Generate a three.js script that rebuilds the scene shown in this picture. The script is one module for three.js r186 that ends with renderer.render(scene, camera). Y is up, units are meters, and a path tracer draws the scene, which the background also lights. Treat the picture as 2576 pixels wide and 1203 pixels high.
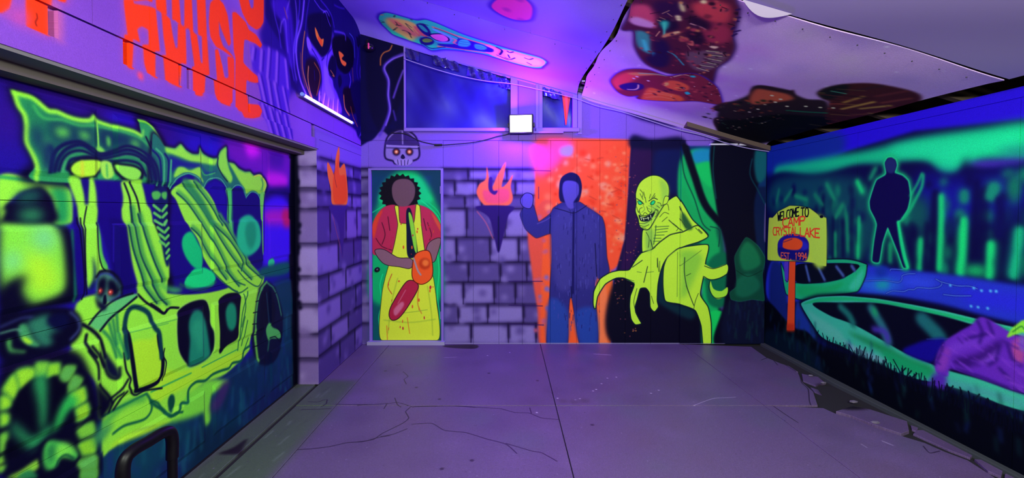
import * as THREE from 'three';
import { RoundedBoxGeometry } from 'three/addons/geometries/RoundedBoxGeometry.js';
import { mergeGeometries } from 'three/addons/utils/BufferGeometryUtils.js';
import { RectAreaLightUniformsLib } from 'three/addons/lights/RectAreaLightUniformsLib.js';

// ---------- camera, exposure, light ----------
const scene = new THREE.Scene();
scene.background = new THREE.Color(0x000000);
const camera = new THREE.PerspectiveCamera(2 * Math.atan(601.5 / 1080) * 180 / Math.PI, 2576 / 1203, 0.05, 60);
camera.position.set(0, 1.59, 0);
camera.rotation.x = -1.2 * Math.PI / 180;
camera.setViewOffset(2576, 1203, 13, 46.9, 2576, 1203);
scene.add(camera);
const renderer = new THREE.WebGLRenderer({ antialias: true });
renderer.toneMapping = THREE.LinearToneMapping;
renderer.toneMappingExposure = 1.0;
renderer.shadowMap.enabled = true;
RectAreaLightUniformsLib.init();
// lamp strengths: flood and tube in view, and three added fill floods behind the viewer
const FLOOD = { color: new THREE.Color().setRGB(0.22, 0.02, 1.0), power: 13 };
const TUBE = { color: new THREE.Color().setRGB(0.45, 0.12, 1.0), power: 16 };
const ADDED_FILL = { color: new THREE.Color().setRGB(0.95, 1.06, 0.88), power: 265 };

// ---------- room measures (metres; z = -depth) ----------
const BACK = 5.11, LEFT = -1.73, GARAGE = -1.93, RIGHT = 3.08, FRONT = -3.4, CORNER = 3.92, HEAD = 2.16;
const roofAt = (x) => 3.27 - 0.29 * x;
let seed = 7;
const rnd = () => { seed = (Math.imul(seed, 1664525) + 1013904223) >>> 0; return seed / 4294967296; };
const rr = (a, b) => a + (b - a) * rnd();

// ---------- wall paintings: drawn in millimetres on the wall (u along the wall, v up) ----------
class Mural {
  constructor(u0, u1, v0, v1, ppm, base) {
    Object.assign(this, { u0, u1, v0, v1, ppm });
    this.c = document.createElement('canvas');
    this.c.width = Math.round((u1 - u0) * ppm); this.c.height = Math.round((v1 - v0) * ppm);
    const g = this.g = this.c.getContext('2d');
    g.fillStyle = base; g.fillRect(0, 0, this.c.width, this.c.height);
    g.setTransform(ppm / 1000, 0, 0, -ppm / 1000, -u0 * ppm, v1 * ppm);
    g.lineCap = 'round'; g.lineJoin = 'round';
  }
  path(pts, close, smooth) {
    const g = this.g, p = typeof pts === 'string' ? pts.trim().split(/\s+/).map((q) => q.split(',').map(Number)) : pts, n = p.length;
    g.beginPath(); g.moveTo(p[0][0], p[0][1]);
    const at = (i) => (close ? p[(i + n) % n] : p[Math.max(0, Math.min(n - 1, i))]);
    for (let i = 0; i < (close ? n : n - 1); i++) {
      const a = at(i - 1), b = at(i), c = at(i + 1), d = at(i + 2), k = smooth / 6;
      g.bezierCurveTo(b[0] + (c[0] - a[0]) * k, b[1] + (c[1] - a[1]) * k, c[0] - (d[0] - b[0]) * k, c[1] - (d[1] - b[1]) * k, c[0], c[1]);
    }
    if (close) g.closePath();
  }
  // draw inside the shape's own bounds only (keeps soft edges quick)
  put(pts, close, smooth, blur, margin, draw) {
    const g = this.g; g.save();
    const p = typeof pts === 'string' ? pts.trim().split(/\s+/).map((q) => q.split(',').map(Number)) : pts;
    let a = 1e9, b = 1e9, c = -1e9, d = -1e9;
    for (const [u, v] of p) { a = Math.min(a, u); b = Math.min(b, v); c = Math.max(c, u); d = Math.max(d, v); }
    const m = blur * 3 + margin + 0.2 * Math.max(c - a, d - b) * (smooth > 0 ? 1 : 0) + 4;
    g.beginPath(); g.rect(a - m, b - m, c - a + 2 * m, d - b + 2 * m); g.clip();
    g.filter = blur ? 'blur(' + (blur * this.ppm / 1000).toFixed(2) + 'px)' : 'none';
    this.path(p, close, smooth); draw(g); g.restore();
    return this;
  }
  // f: filled shape, s: stroke, ring: closed stroke, o: round dab, fo: shape with outline
  f(color, pts, blur = 3, smooth = 1) { return this.put(pts, true, smooth, blur, 0, (g) => { g.fillStyle = color; g.fill(); }); }
  s(color, w, pts, blur = 2, smooth = 1) { return this.put(pts, false, smooth, blur, w, (g) => { g.strokeStyle = color; g.lineWidth = w; g.stroke(); }); }
  ring(color, w, pts, blur = 2, smooth = 1) { return this.put(pts, true, smooth, blur, w, (g) => { g.strokeStyle = color; g.lineWidth = w; g.stroke(); }); }
  fo(color, line, w, pts, blur = 2, smooth = 1) { return this.f(color, pts, blur, smooth).ring(line, w, pts, blur * 0.6, smooth); }
  o(color, pts, r, blur = r * 0.5, ry = r) {
    for (const q of pts.trim().split(/\s+/)) { const [u, v] = q.split(',').map(Number), k = 0.707; this.f(color, [[u + r, v], [u + r * k, v + ry * k], [u, v + ry], [u - r * k, v + ry * k], [u - r, v], [u - r * k, v - ry * k], [u, v - ry], [u + r * k, v - ry * k]], blur, 1); }
    return this;
  }
  clip(pts, draw, smooth = 1) { this.g.save(); this.path(pts, true, smooth); this.g.clip(); draw(); this.g.restore(); return this; }
  // overspray and paint grain: small specks of darker and lighter paint
  grain(amount) {
    const g = this.g; g.filter = 'none';
    const { width, height } = this.c, d = g.getImageData(0, 0, width, height), a = d.data;
    for (let i = 0; i < a.length; i += 4) { const k = 1 + (rnd() - 0.5) * amount; a[i] *= k; a[i + 1] *= k; a[i + 2] *= k; }
    g.putImageData(d, 0, 0); return this;
  }
  texture() { const t = new THREE.CanvasTexture(this.c); t.colorSpace = THREE.SRGBColorSpace; t.wrapS = t.wrapT = THREE.MirroredRepeatWrapping; t.anisotropy = 8; return t; }
  // uv of a geometry whose vertices stand in the room, read off two of its coordinates
  uv(geo, u, v) {
    const p = geo.attributes.position, out = new Float32Array(p.count * 2);
    for (let i = 0; i < p.count; i++) {
      const q = [p.getX(i), p.getY(i), p.getZ(i)];
      out[2 * i] = (u(q) - this.u0) / (this.u1 - this.u0); out[2 * i + 1] = (v(q) - this.v0) / (this.v1 - this.v0);
    }
    geo.setAttribute('uv', new THREE.BufferAttribute(out, 2)); return geo;
  }
}
// a painted block wall: courses by height, each with its upright joints
function blocks(m, u0, u1, heights, joints, body, light, dark) {
  for (let i = 0; i + 1 < heights.length; i++) {
    const a = heights[i] * 1000, b = heights[i + 1] * 1000, us = [u0, ...joints(i), u1];
    for (let k = 0; k + 1 < us.length; k++) {
      const l = us[k] * 1000 + 18, r = us[k + 1] * 1000 - 18;
      if (r - l < 30) continue;
      m.f(rnd() < 0.5 ? light : body, [[l, a + 22], [r, a + 22], [r, b - 18], [l, b - 18]].map(([x, y]) => [x + rr(-8, 8), y + rr(-8, 8)]), 20, 0.3);
      for (let q = 0; q < 3; q++) m.o(rnd() < 0.5 ? body : light, Math.round(rr(l, r)) + ',' + Math.round(rr(a, b)), rr(20, 50), 25);
    }
    m.s(dark, 9, [[u0 * 1000, b], [(u0 + u1) * 500, b + rr(-8, 8)], [u1 * 1000, b]], 5);
    m.s(dark, 30, [[u0 * 1000, b - 8], [u1 * 1000, b - 8]], 20);
    for (const u of joints(i)) m.s(dark, 9, [[u * 1000, a], [u * 1000 + rr(-8, 8), b]], 5).s(dark, 22, [[u * 1000 + 6, a + (b - a) * 0.3], [u * 1000, b]], 14);
  }
}
// ---------- garage door: ghostly green coach ----------
const G = new Mural(0.8, 3.98, 0, 2.2, 600, '#1c0f8a');
{
  const LIME = '#97f23a', HOT = '#b2f52c', GRN = '#2fa850', MID = '#1d7a4a', DK = '#0a2f4a', NAVY = '#120a6e', INK = '#050520';
  // night sky behind the coach
  G.f('#2a0a6c', '1646,2123 1827,2149 2089,2145 2449,2114 2446,1957 2087,2012 1776,2042 1644,2027', 60);
  G.f('#4c0c62', '1644,2018 1677,2007 1692,1932 1665,1859 1641,1855', 60);
  G.f('#2410b8', '2088,2073 2243,2082 2241,2024 2100,2008', 30);
  G.f('#2412c0', '2615,2038 2913,2038 2886,1950 2743,1964 2593,1974', 40);
  G.f('#6f16a6', '2966,2089 3777,2149 3769,1786 3419,1837 3016,1922', 40);
  G.f('#d61cda', '3164,2095 3339,2103 3354,2038 3208,1999', 30).f('#e01ce0', '3194,2072 3289,2081 3296,2039 3208,2027', 20);
  G.f('#c81cc4', '3475,1902 3750,1894 3727,1794 3491,1791', 25).f('#4c1090', '3497,2077 3692,2104 3689,1975 3494,1965', 30);
  G.f('#1a0a5a', '3472,1770 3791,1798 3788,1665 3433,1658', 25);
  G.f('#4016d0', '3415,1648 3788,1665 3777,1156 3405,1168', 25).f('#a81ca8', '3450,1598 3787,1598 3784,1488 3448,1497', 30);
  G.f('#c01c60', '3702,1598 3831,1599 3828,1464 3699,1468', 25);
  // ground under the coach
  G.f('#0e2a40', [[1200, -50], [4000, -50], [4000, 620], [3300, 520], [2600, 300], [1200, 300]], 40, 0.3);
  G.f('#0d3a4c', '2306,451 2582,471 2932,476 3356,495 3401,943 3931,911 3958,-78 3379,-79', 30);
  G.f('#0f3f52', '1987,609 2534,435 2525,1 1913,386', 30).f('#0c2f4e', '2829,448 3222,443 3895,319 3889,21 2925,145', 40);
  G.f('#182458', '2275,158 2528,165 2525,1', 40).f('#182450', '3062,78 3384,164 3821,71 3819,-19 3213,3', 35);
  for (let i = 0; i < 190; i++) { const u = rr(1900, 3900), v = rr(-40, 560); G.s(['#1c6f72', '#123f5a', '#0c2a44', '#18306a'][i % 4], rr(6, 16), [[u, v], [u + rr(-30, 30), v + rr(80, 200)]], 12); }
  G.f('#7fe83c', '2707,253 2712,496 2931,425 2878,394 2779,386 2764,225', 12).f('#7fe83c', '2306,451 2307,522 2712,496 2731,325 2481,365', 14);
  G.f('#3a2a5c', '2766,309 2879,428 2957,397 2850,270', 22);
  // coach body (lime), from the window sill down
  G.f(LIME, '2321,1182 2546,1173 3083,1067 3317,1046 3403,1052 3210,618 3193,548 2932,476 2712,496 2483,470 2306,467', 6);
  G.f(LIME, '1896,980 2542,813 2534,435 2436,395 2311,425 2197,447 2070,429 2023,428 2026,590 2004,623 1986,792', 6);
  G.f(LIME, '1912,1162 2006,1200 2095,1146 2239,1168 2429,1132 2421,760 1929,928', 6);
  G.f(HOT, '2315,889 2365,874 2379,729 2535,642 2808,607 3058,583 3131,531 2881,513 2668,529 2429,538 2308,562', 10);
  G.f(HOT, '2194,920 2358,870 2379,761 2369,657 2229,670 2198,812', 8);
  G.s(GRN, 9, '2309,610 2605,601', 3).s(GRN, 7, '2697,602 3059,601', 2).s('#58b848', 5, '2316,971 2493,961 2532,966', 2).s('#58b848', 5, '2161,973 2425,954', 2);
  // driver's lamp box: lime glass in a black rounded frame
  G.f(INK, '1635,1589 1720,1594 1825,1573 1886,1506 1903,1416 1909,1298 1915,1195 1807,1186 1712,1192 1627,1178', 8);
  G.f('#0f5a4a', '1891,1500 1907,1488 1914,1297 1912,1196 1899,1199 1899,1377', 4);
  G.f('#86e83e', '1635,1560 1720,1566 1804,1552 1843,1497 1859,1420 1863,1327 1858,1256 1833,1234 1783,1223 1735,1217 1700,1240 1688,1292 1715,1328 1680,1323 1645,1299 1629,1302', 14);
  G.f(HOT, '1708,1419 1782,1412 1820,1344 1839,1276 1759,1248 1723,1286', 30).f('#74d890', '1741,1513 1813,1515 1812,1435 1763,1439', 30).f('#74d890', '1648,1425 1678,1432 1690,1381 1655,1356', 24);
  G.f(INK, '1629,1302 1654,1317 1693,1331 1715,1322 1692,1291 1704,1239 1740,1206 1669,1207 1627,1202', 22);
  // lime hood over it with dark curls
  G.f(LIME, '1638,1726 1751,1725 1858,1712 1900,1681 1910,1598 1903,1541 1829,1543 1826,1619 1787,1671 1713,1667 1660,1617 1635,1578', 6);
  G.f(GRN, '1638,1727 1741,1723 1858,1715 1869,1704 1741,1709 1638,1716', 4).f('#1f9a4c', '1817,1683 1879,1691 1894,1620 1887,1541 1834,1543 1836,1625', 14);
  G.f(INK, '1635,1583 1661,1621 1682,1632 1713,1667 1778,1696 1816,1661 1831,1619 1834,1543 1634,1548', 10);
  G.f('#2c8a50', '1698,1587 1748,1603 1781,1592 1780,1556 1711,1552', 20).f('#1a5c4a', '1686,1646 1731,1673 1782,1671 1767,1639 1712,1622', 18);
  G.f('#8fe83c', '1635,1587 1648,1602 1651,1587 1634,1548', 8);
  // canopy
  G.ring(INK, 34, '1684,2057 1726,2054 1748,2052 1771,2038 1809,2013 1844,2016 1891,2005 1940,2002 1990,2012 2010,2034 2032,2016 2093,2007 2154,2007 2218,2003 2264,1992 2254,2068 2304,2069 2344,2044 2419,1953 2442,1743 1769,1716 1759,1782 1743,1826 1724,1869 1725,1934 1717,1977 1698,2007', 14);
  G.f('#2a9a50', '1684,2057 1726,2054 1748,2052 1771,2038 1809,2013 1844,2016 1891,2005 1940,2002 1990,2012 2010,2034 2032,2016 2093,2007 2154,2007 2218,2003 2264,1992 2254,2068 2304,2069 2344,2044 2419,1953 2442,1743 1769,1716 1759,1782 1743,1826 1724,1869 1725,1934 1717,1977 1698,2007', 3, 0.6);
  G.f(MID, '1712,2030 1757,2032 1794,1994 1875,1991 1987,1992 2023,2011 2113,1999 2255,1967 2367,1917 2373,1808 2110,1882 1904,1876 1818,1757 1785,1806 1744,1852 1741,1932', 20);
  G.f(DK, '1813,1967 1859,1982 1901,1963 1998,1977 2008,1891 1950,1894 1841,1882 1812,1914', 22).f(DK, '2041,1985 2182,1980 2271,1957 2301,1908 2166,1915 2097,1880 2046,1897', 20);
  G.f('#5cc845', '1838,1945 1884,1952 1895,1924 1847,1910', 14).f('#5cc845', '1939,1948 1980,1950 1985,1922 1944,1921', 14).f('#5cc845', '2203,1952 2247,1953 2254,1928 2210,1928', 14).f('#5cc845', '2079,1950 2095,1947 2098,1911 2081,1908', 8);
  G.f('#3fae52', '1782,1888 1806,1892 1815,1852 1791,1853', 14);
  G.s(LIME, 20, '1686,2053 1726,2053 1748,2051 1771,2037 1809,2012 1844,2015 1891,2004 1940,2001 1990,2011 2010,2031 2032,2014 2093,2006 2154,2005 2218,2002 2263,1989', 5);
  G.s('#3fb850', 10, '1752,2020 1789,1978 1864,1986 1940,1977 2010,1991 2086,1991 2182,1987 2263,1972 2334,1926', 5);
  G.s(LIME, 18, '1686,2053 1699,2006 1719,1976 1726,1934 1725,1869 1744,1826 1760,1782 1765,1721', 5);
  G.s(LIME, 12, '2256,2066 2304,2066 2344,2040 2377,2002 2419,1946', 4).s('#7fe04a', 12, '2280,2018 2275,1991 2263,1985', 5).f(LIME, '2339,1988 2377,1988 2410,1944 2392,1914 2351,1942', 8);
  G.s('#8fe848', 9, '2029,2006 2034,1954 2036,1895', 3).f('#7fdc48', '2008,1868 2039,1899 2071,1873 2039,1857', 5);
  for (let k = 0; k < 4; k++) {
    G.s(k % 2 ? '#0c2a58' : '#3fae5c', 12, ['1824,1763 1840,1823 1883,1872 1950,1896 2008,1868 2045,1858 2097,1874 2180,1911 2269,1897 2340,1846 2364,1766', '1834,1764 1850,1819 1888,1865 1949,1888 2008,1859 2045,1849 2097,1865 2180,1898 2261,1883 2323,1830 2347,1758', '1854,1771 1871,1816 1904,1848 1949,1860 2007,1844 2044,1837 2096,1850 2172,1875 2246,1868 2299,1828 2322,1749', '1818,1757 1830,1833 1872,1882 1938,1903'][k], 4);
  }
  G.s('#3fae5c', 9, '1859,1761 1876,1800 1909,1832', 4).s('#3fae5c', 8, '1800,1839 1810,1809 1804,1761', 5).s(DK, 14, '1816,1862 1825,1832 1819,1768', 6);
  for (const p of ['2295,1987 2334,1926 2400,1866 2393,1740', '2326,1966 2367,1910 2422,1869 2424,1742', '2261,1863 2332,1831 2355,1765']) G.s(INK, 9, p, 3);
  // right half of the canopy
  G.ring(INK, 24, '2338,2004 2380,1997 2422,1955 2495,1956 2539,1988 2583,1957 2633,1941 2687,1949 2699,1993 2743,1956 2812,1937 2861,1947 2887,1992 2952,2035 2957,1967 2969,1930 3030,1928 3086,1899 3159,1883 3221,1889 3268,1864 3351,1881 3428,1848 3463,1800 3417,1727 3364,1696 2959,1743 2332,1697', 10, 0.5);
  G.f('#1c6f58', '2338,2004 2380,1997 2422,1955 2495,1956 2539,1988 2583,1957 2633,1941 2687,1949 2699,1993 2743,1956 2812,1937 2861,1947 2887,1992 2952,2035 2957,1967 2969,1930 3030,1928 3086,1899 3159,1883 3221,1889 3268,1864 3351,1881 3428,1848 3463,1800 3417,1727 3364,1696 3331,1724 3249,1740 3178,1695 3098,1778 2959,1743 2833,1807 2732,1740 2590,1823 2463,1725 2332,1697', 3, 0.5);
  G.f(LIME, '2422,1952 2495,1952 2539,1984 2582,1953 2633,1938 2689,1945 2699,1989 2731,1954 2812,1933 2861,1938 2835,1894 2764,1895 2697,1895 2612,1893 2542,1907 2467,1919 2431,1921', 7, 0.5);
  G.f('#8fee3c', '2886,1984 2949,2028 2953,1967 2975,1892 3014,1825 2986,1788 2934,1828 2884,1866 2866,1914', 7).s(INK, 7, '2867,1948 2860,1897 2909,1834 2960,1795', 3).s(MID, 14, '3029,1871 3042,1828 3084,1813', 8);
  G.f(LIME, '2976,1926 3037,1923 3086,1892 3159,1877 3221,1883 3271,1859 3348,1875 3420,1845 3451,1799 3408,1737 3348,1725 3249,1744 3179,1718 3142,1762 3084,1813 3029,1871', 7, 0.5);
  G.s('#e8e83a', 9, '3271,1855 3347,1871 3419,1841 3445,1799 3400,1727', 3).s(GRN, 14, '3367,1843 3401,1806 3365,1755', 8);
  G.f('#14207a', '2457,1904 2571,1888 2696,1883 2718,1866 2611,1855 2512,1845 2464,1811 2452,1853', 10).f('#16327a', '2719,1882 2763,1846 2834,1853 2859,1888 2834,1844 2763,1822', 8);
  G.f('#8fe83c', '2482,1791 2512,1845 2560,1853 2611,1840 2696,1867 2717,1810 2739,1772 2673,1807 2570,1821 2511,1793', 5).s('#3fb850', 8, '2702,1880 2729,1835 2763,1822 2834,1844', 3);
  // pillars between the windows and dark interior
  G.f('#150a70', '2332,1704 2463,1725 2510,1779 2590,1815 2673,1791 2732,1732 2773,1774 2833,1803 2907,1783 2958,1735 2979,1457 3088,1325 2998,1066 2321,1184', 4);
  G.f('#1a0c86', '2761,1741 2833,1791 2907,1766 2945,1708 2954,1510 2903,1546 2807,1695', 6);
  G.f('#130a62', '3012,1711 3069,1758 3141,1744 3178,1690 3249,1730 3331,1714 3363,1656 3373,1301 3370,1153 3206,1174 3088,1325 3008,1509', 4);
  G.f(INK, '2332,1711 2463,1739 2471,1668 2436,1310 2478,1157 2371,1176 2327,1486', 12);
  for (const p of ['2462,1721 2501,1778 2570,1813 2620,1818 2684,1796 2732,1732', '2732,1736 2774,1791 2833,1811 2895,1804 2959,1743', '2999,1737 3048,1775 3112,1774 3164,1736 3181,1690', '3181,1695 3249,1738 3323,1728 3367,1681']) G.s('#1c5a6a', 13, p, 2).s('#58c878', 5, p, 2);
  G.f('#4fcf58', '2952,1743 3013,1746 3018,1667 3008,1509 3012,1394 2979,1422 2961,1545 2970,1666', 4).s(INK, 6, '2962,1735 2976,1631 2970,1510', 2).s('#1f7f50', 8, '3012,1737 3021,1597 3013,1420', 3);
  G.f('#6fdc4c', '3361,1715 3426,1738 3406,1637 3395,1498 3399,1269 3373,1271 3370,1499', 4).s(INK, 5, '3417,1727 3416,1498 3404,1268', 2);
  // ribbed drapery between the coach halves
  for (const [a, b] of [['2336,1922 2386,1874 2392,1735', 1], ['2362,1933 2412,1884 2409,1729', 0], ['2421,1913 2447,1867 2435,1731', 1], ['2335,1854 2367,1803 2370,1734', 0], ['2466,1883 2460,1811 2454,1732', 0]]) G.s(b ? '#0c1c5c' : '#3fae6a', 13, a, 3);
  // heavy brow lines
  for (const p of ['1811,1756 1825,1832 1867,1878 1938,1903 1996,1884 2042,1864 2097,1880 2180,1920 2277,1905 2357,1847 2380,1753', '1828,1760 1844,1818 1885,1868 1950,1893 2008,1864 2045,1854 2097,1870 2180,1904 2265,1889 2332,1837 2357,1761', '1846,1765 1863,1815 1897,1850 1949,1864 2011,1848 2044,1840 2096,1853 2174,1881 2252,1874 2309,1830 2330,1750', '1881,1774 1895,1814 1926,1828 1983,1841 2044,1830 2109,1836 2179,1847 2253,1836 2290,1780']) G.s('#08123e', 15, p, 4);
  G.f('#0c2050', '1786,1858 1811,1883 1831,1865 1819,1799 1813,1756 1789,1775', 16).f('#0a1846', '2277,1905 2349,1874 2381,1767 2338,1750 2315,1829', 12).f('#0c2a50', '1741,1912 1764,1947 1783,1909 1786,1837 1762,1844', 20);
  // eyes of the coach face
  G.ring(INK, 20, '1894,1780 1925,1814 1983,1830 2044,1828 2043,1795 2006,1757 1946,1740 1907,1754', 5).f(HOT, '1898,1781 1925,1812 1983,1827 2044,1828 2042,1795 2006,1758 1946,1745 1910,1757', 4).s('#d8d82a', 12, '1948,1814 1949,1749', 6);
  G.ring(INK, 20, '2112,1821 2150,1822 2222,1820 2267,1798 2259,1764 2220,1742 2170,1751 2128,1779', 5).f('#8fea44', '2117,1818 2150,1820 2222,1817 2259,1797 2251,1767 2217,1750 2170,1758 2132,1783', 4);
  G.f('#a4ea48', '2047,1826 2096,1828 2111,1768 2074,1745 2049,1769', 4).s(GRN, 7, '2076,1817 2078,1757', 4);
  // front doorway and hanging cloth
  G.f('#150874', '1918,1735 2170,1745 2355,1738 2402,1528 1920,1540', 6, 0).f('#140670', '1921,1611 2174,1614 2225,1223 2238,1155 2136,1175 2098,1294 2026,1547 1975,1439 1965,1243 1923,1182 1905,1388', 6, 0.3);
  G.f('#100660', '2032,1553 2090,1534 2098,1294 2137,1181 2224,1197 2195,1254 2172,1525', 8).s('#2a18a0', 5, '2100,1527 2172,1525', 2).s('#2a18a0', 5, '2106,1521 2102,1342', 3);
  G.f(LIME, '1893,1736 1941,1740 1968,1679 1971,1539 1942,1540 1927,1621', 5).f(LIME, '1984,1735 2008,1739 2022,1658 2016,1538 1971,1539 1979,1622', 5).f('#140a70', '1952,1729 1984,1735 1979,1656 1972,1575 1962,1667', 5);
  G.f(LIME, '1944,1612 2018,1612 2019,1530 2029,1422 2059,1329 2085,1295 2033,1303 1995,1261 1965,1237 1955,1314 1947,1498 1937,1561', 5);
  G.f('#0a1a52', '1989,1379 1997,1355 2005,1301 1995,1238 1965,1231 1990,1285', 7).f('#58c848', '2022,1530 2037,1482 2048,1385 2072,1322 2052,1312 2029,1387', 4);
  for (const p of ['1973,1612 1959,1537 1954,1423 1954,1291', '1943,1560 1949,1441 1954,1268 1958,1210', '2019,1536 2023,1417 2040,1332 2059,1305', '1926,1561 1940,1424 1948,1258 1941,1190']) G.s(INK, 6, p, 2);
  G.f(LIME, '2152,1737 2198,1747 2259,1758 2281,1713 2299,1640 2325,1530 2165,1534 2161,1662', 5);
  G.f(LIME, '2163,1614 2311,1616 2350,1499 2433,1318 2428,1118 2400,1018 2316,1072 2246,1140 2225,1223 2197,1331 2172,1519', 5);
  G.s(INK, 10, '2169,1732 2197,1664 2206,1599 2209,1533', 3).s(INK, 10, '2198,1741 2241,1659 2259,1580 2262,1532', 3);
  for (const p of ['2203,1614 2219,1511 2250,1365 2303,1251 2343,1176', '2247,1576 2283,1455 2337,1315 2395,1195', '2183,1518 2206,1395 2248,1272 2278,1188 2358,1083', '2331,1192 2375,1115 2427,1061']) G.s('#3f9a44', 26, p.split(' ').map((q) => q.split(',').map(Number)).map(([a, b]) => [a + 12, b]), 10).s('#0a3a40', 10, p, 3);
  G.s(INK, 12, '2238,1155 2284,1106 2332,1068 2400,1018 2427,1033', 3);
  // twisted cord
  G.f('#0b1a50', '2340,1705 2444,1710 2434,1453 2440,1302 2409,1306 2354,1595', 5);
  for (const p of ['2347,1623 2389,1595', '2350,1581 2392,1557', '2353,1540 2396,1515', '2361,1502 2399,1476', '2373,1463 2403,1441', '2376,1425 2406,1405', '2438,1624 2406,1592', '2437,1581 2407,1557', '2436,1538 2409,1514', '2438,1496 2410,1472', '2437,1453 2411,1433', '2438,1410 2415,1394', '2439,1374 2419,1354', '2440,1338 2422,1322']) G.s('#5fc850', 17, p, 3);
  G.f('#4fb848', '2336,1691 2374,1703 2399,1686 2381,1658 2347,1657', 4).f('#4fb848', '2404,1694 2439,1699 2434,1659 2407,1666', 4);
  // window drape
  G.f(LIME, '2471,1704 2559,1768 2641,1781 2749,1733 2830,1654 2878,1563 3006,1412 3146,1265 3368,1074 3300,1026 3083,1051 2945,1087 2820,1183 2729,1292 2665,1416 2603,1489 2554,1566 2508,1654', 4);
  G.f(LIME, '2845,1199 3001,1178 3369,1078 3299,1001 3172,1014 3053,1018 2971,1068 2869,1145', 4);
  for (const p of ['2513,1698 2596,1641 2711,1517 2848,1346 2973,1161 3083,1051', '2549,1759 2659,1666 2757,1564 2874,1411 3030,1242 3235,1075', '2640,1773 2737,1692 2829,1596 2901,1495', '2614,1489 2687,1431 2787,1294 2946,1121', '2757,1564 2827,1497 2978,1387 3116,1232 3114,1159', '2878,1563 3006,1412 3146,1256 3175,1197 3368,1064']) G.s('#46a446', 24, p.split(' ').map((q) => q.split(',').map(Number)).map(([a, b]) => [a + 12, b + 8]), 9).s('#0f4f44', 11, p, 3);
  G.f('#2a8a4a', '2559,1768 2609,1775 2736,1660 2827,1514 2803,1498 2691,1627', 12).f('#2a7a48', '2676,1416 2730,1356 2845,1213 2959,1119 2895,1172 2763,1305', 8);
  for (const p of ['2797,1206 2894,1124 2998,1046 3068,1015', '2934,1187 3000,1134 3055,1089 3157,1045', '3071,1168 3173,1079 3316,1008 3386,1065', '2971,1068 3082,1003 3187,1021']) G.s('#0f4f44', 8, p, 3);
  // plain figures behind the drape and at the rear window
  G.f('#17e070', '2570,1138 2597,1203 2640,1227 2785,1207 2838,1142 2759,1113 2637,1115', 5).f('#17e070', '2587,1201 2650,1238 2750,1225 2820,1150 2794,1102 2576,1140', 5).f('#12c86a', '2536,1388 2552,1446 2613,1466 2665,1401 2718,1309 2705,1239 2640,1240 2569,1310', 6);
  G.f('#22c478', '3054,1373 3078,1507 3168,1560 3261,1550 3342,1461 3339,1324 3208,1259 3117,1286', 10).f('#189a62', '3150,1449 3197,1513 3269,1502 3291,1405 3240,1312 3178,1336', 14);
  G.f('#2ad878', '3469,1191 3525,1205 3562,1170 3533,1132 3468,1145', 6).f('#0c5a50', '3370,1143 3777,1144 3775,1045 3403,1068', 14);
  // sill and wheel-side windows
  G.f('#3fae52', '2322,1230 2406,1174 2545,1128 2478,1118 2371,1180', 12).s(INK, 13, '2319,1087 2369,1048 2407,1015 2448,1037 2514,1022', 3).s('#1f6f48', 12, '2526,1161 2627,1113 2736,1093 2843,1124', 8);
  G.ring('#9fe860', 10, '2498,982 2533,1018 2625,1036 2734,1021 2773,947 2778,864 2806,791 2798,677 2738,640 2638,635 2576,658 2508,757 2491,866', 4).f(INK, '2498,982 2533,1018 2625,1036 2734,1021 2773,947 2778,864 2806,791 2798,677 2738,640 2638,635 2576,658 2508,757 2491,866', 4);
  G.f('#1a8a60', '2581,908 2613,969 2677,970 2732,893 2769,719 2761,648 2617,643 2576,673 2589,806', 10).f('#26a06a', '2601,865 2644,923 2709,882 2707,771 2672,702 2631,794', 16);
  G.f(INK, '2853,971 2917,1017 3011,1017 3089,988 3079,895 3062,772 3046,686 2936,667 2864,638 2861,792', 4).f('#17905c', '2921,905 2969,955 3030,915 3035,797 2992,755 2939,796', 10);
  G.s(INK, 24, '2156,1000 2174,926 2192,803 2209,678 2229,652 2338,644 2369,670 2383,754 2361,856 2355,908', 3).s(INK, 10, '2141,879 2152,789 2177,733 2169,695 2208,637 2271,634 2383,600', 3).s(INK, 7, '2396,820 2387,778 2406,733 2384,644', 2);
  G.s('#0a3a40', 26, '2165,848 2153,943 2162,1042 2185,1088 2229,1091 2299,1042 2330,959 2363,908 2373,776', 4);
  G.f('#5fc868', '1976,1066 2017,1109 2095,1146 2194,1164 2238,1145 2149,1103 2093,1072 2027,1026', 5).s(INK, 10, '1973,1067 2023,1113 2109,1156 2208,1167', 3).s(INK, 12, '2027,1023 2080,1069 2149,1103 2230,1144', 3);
  for (const p of ['2040,1019 2078,965 2109,867', '2073,1047 2091,974 2130,860', '2114,1080 2119,991 2131,930 2158,850', '2093,1060 2111,931']) G.s(MID, 13, p, 5);
  G.s(INK, 16, '1944,1075 1990,1033 2026,981 2050,887', 4).s(INK, 14, '1960,1024 1954,980 1976,937 2000,904', 4);
  // skull rider
  G.s(INK, 14, '2005,1283 2033,1303 2078,1299 2111,1273 2137,1213 2143,1174', 4).f('#4a8a6a', '2011,1270 2046,1292 2084,1280 2117,1241 2137,1181 2095,1158 2062,1147 2042,1121 2024,1161 2003,1201', 8).f(INK, '2016,1246 2045,1277 2064,1256 2050,1192 2024,1185', 10).f(INK, '2071,1255 2104,1249 2130,1201 2116,1173 2076,1187', 10);
  G.o('#d8402c', '2028,1213 2083,1196', 13, 5).o('#ff9a7a', '2027,1214 2081,1198', 5, 2).f(INK, '2047,1183 2059,1187 2061,1147 2043,1145', 3).f('#0a0a2c', '2006,1188 2030,1160 2062,1135 2048,1114 2017,1139', 8);
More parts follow.
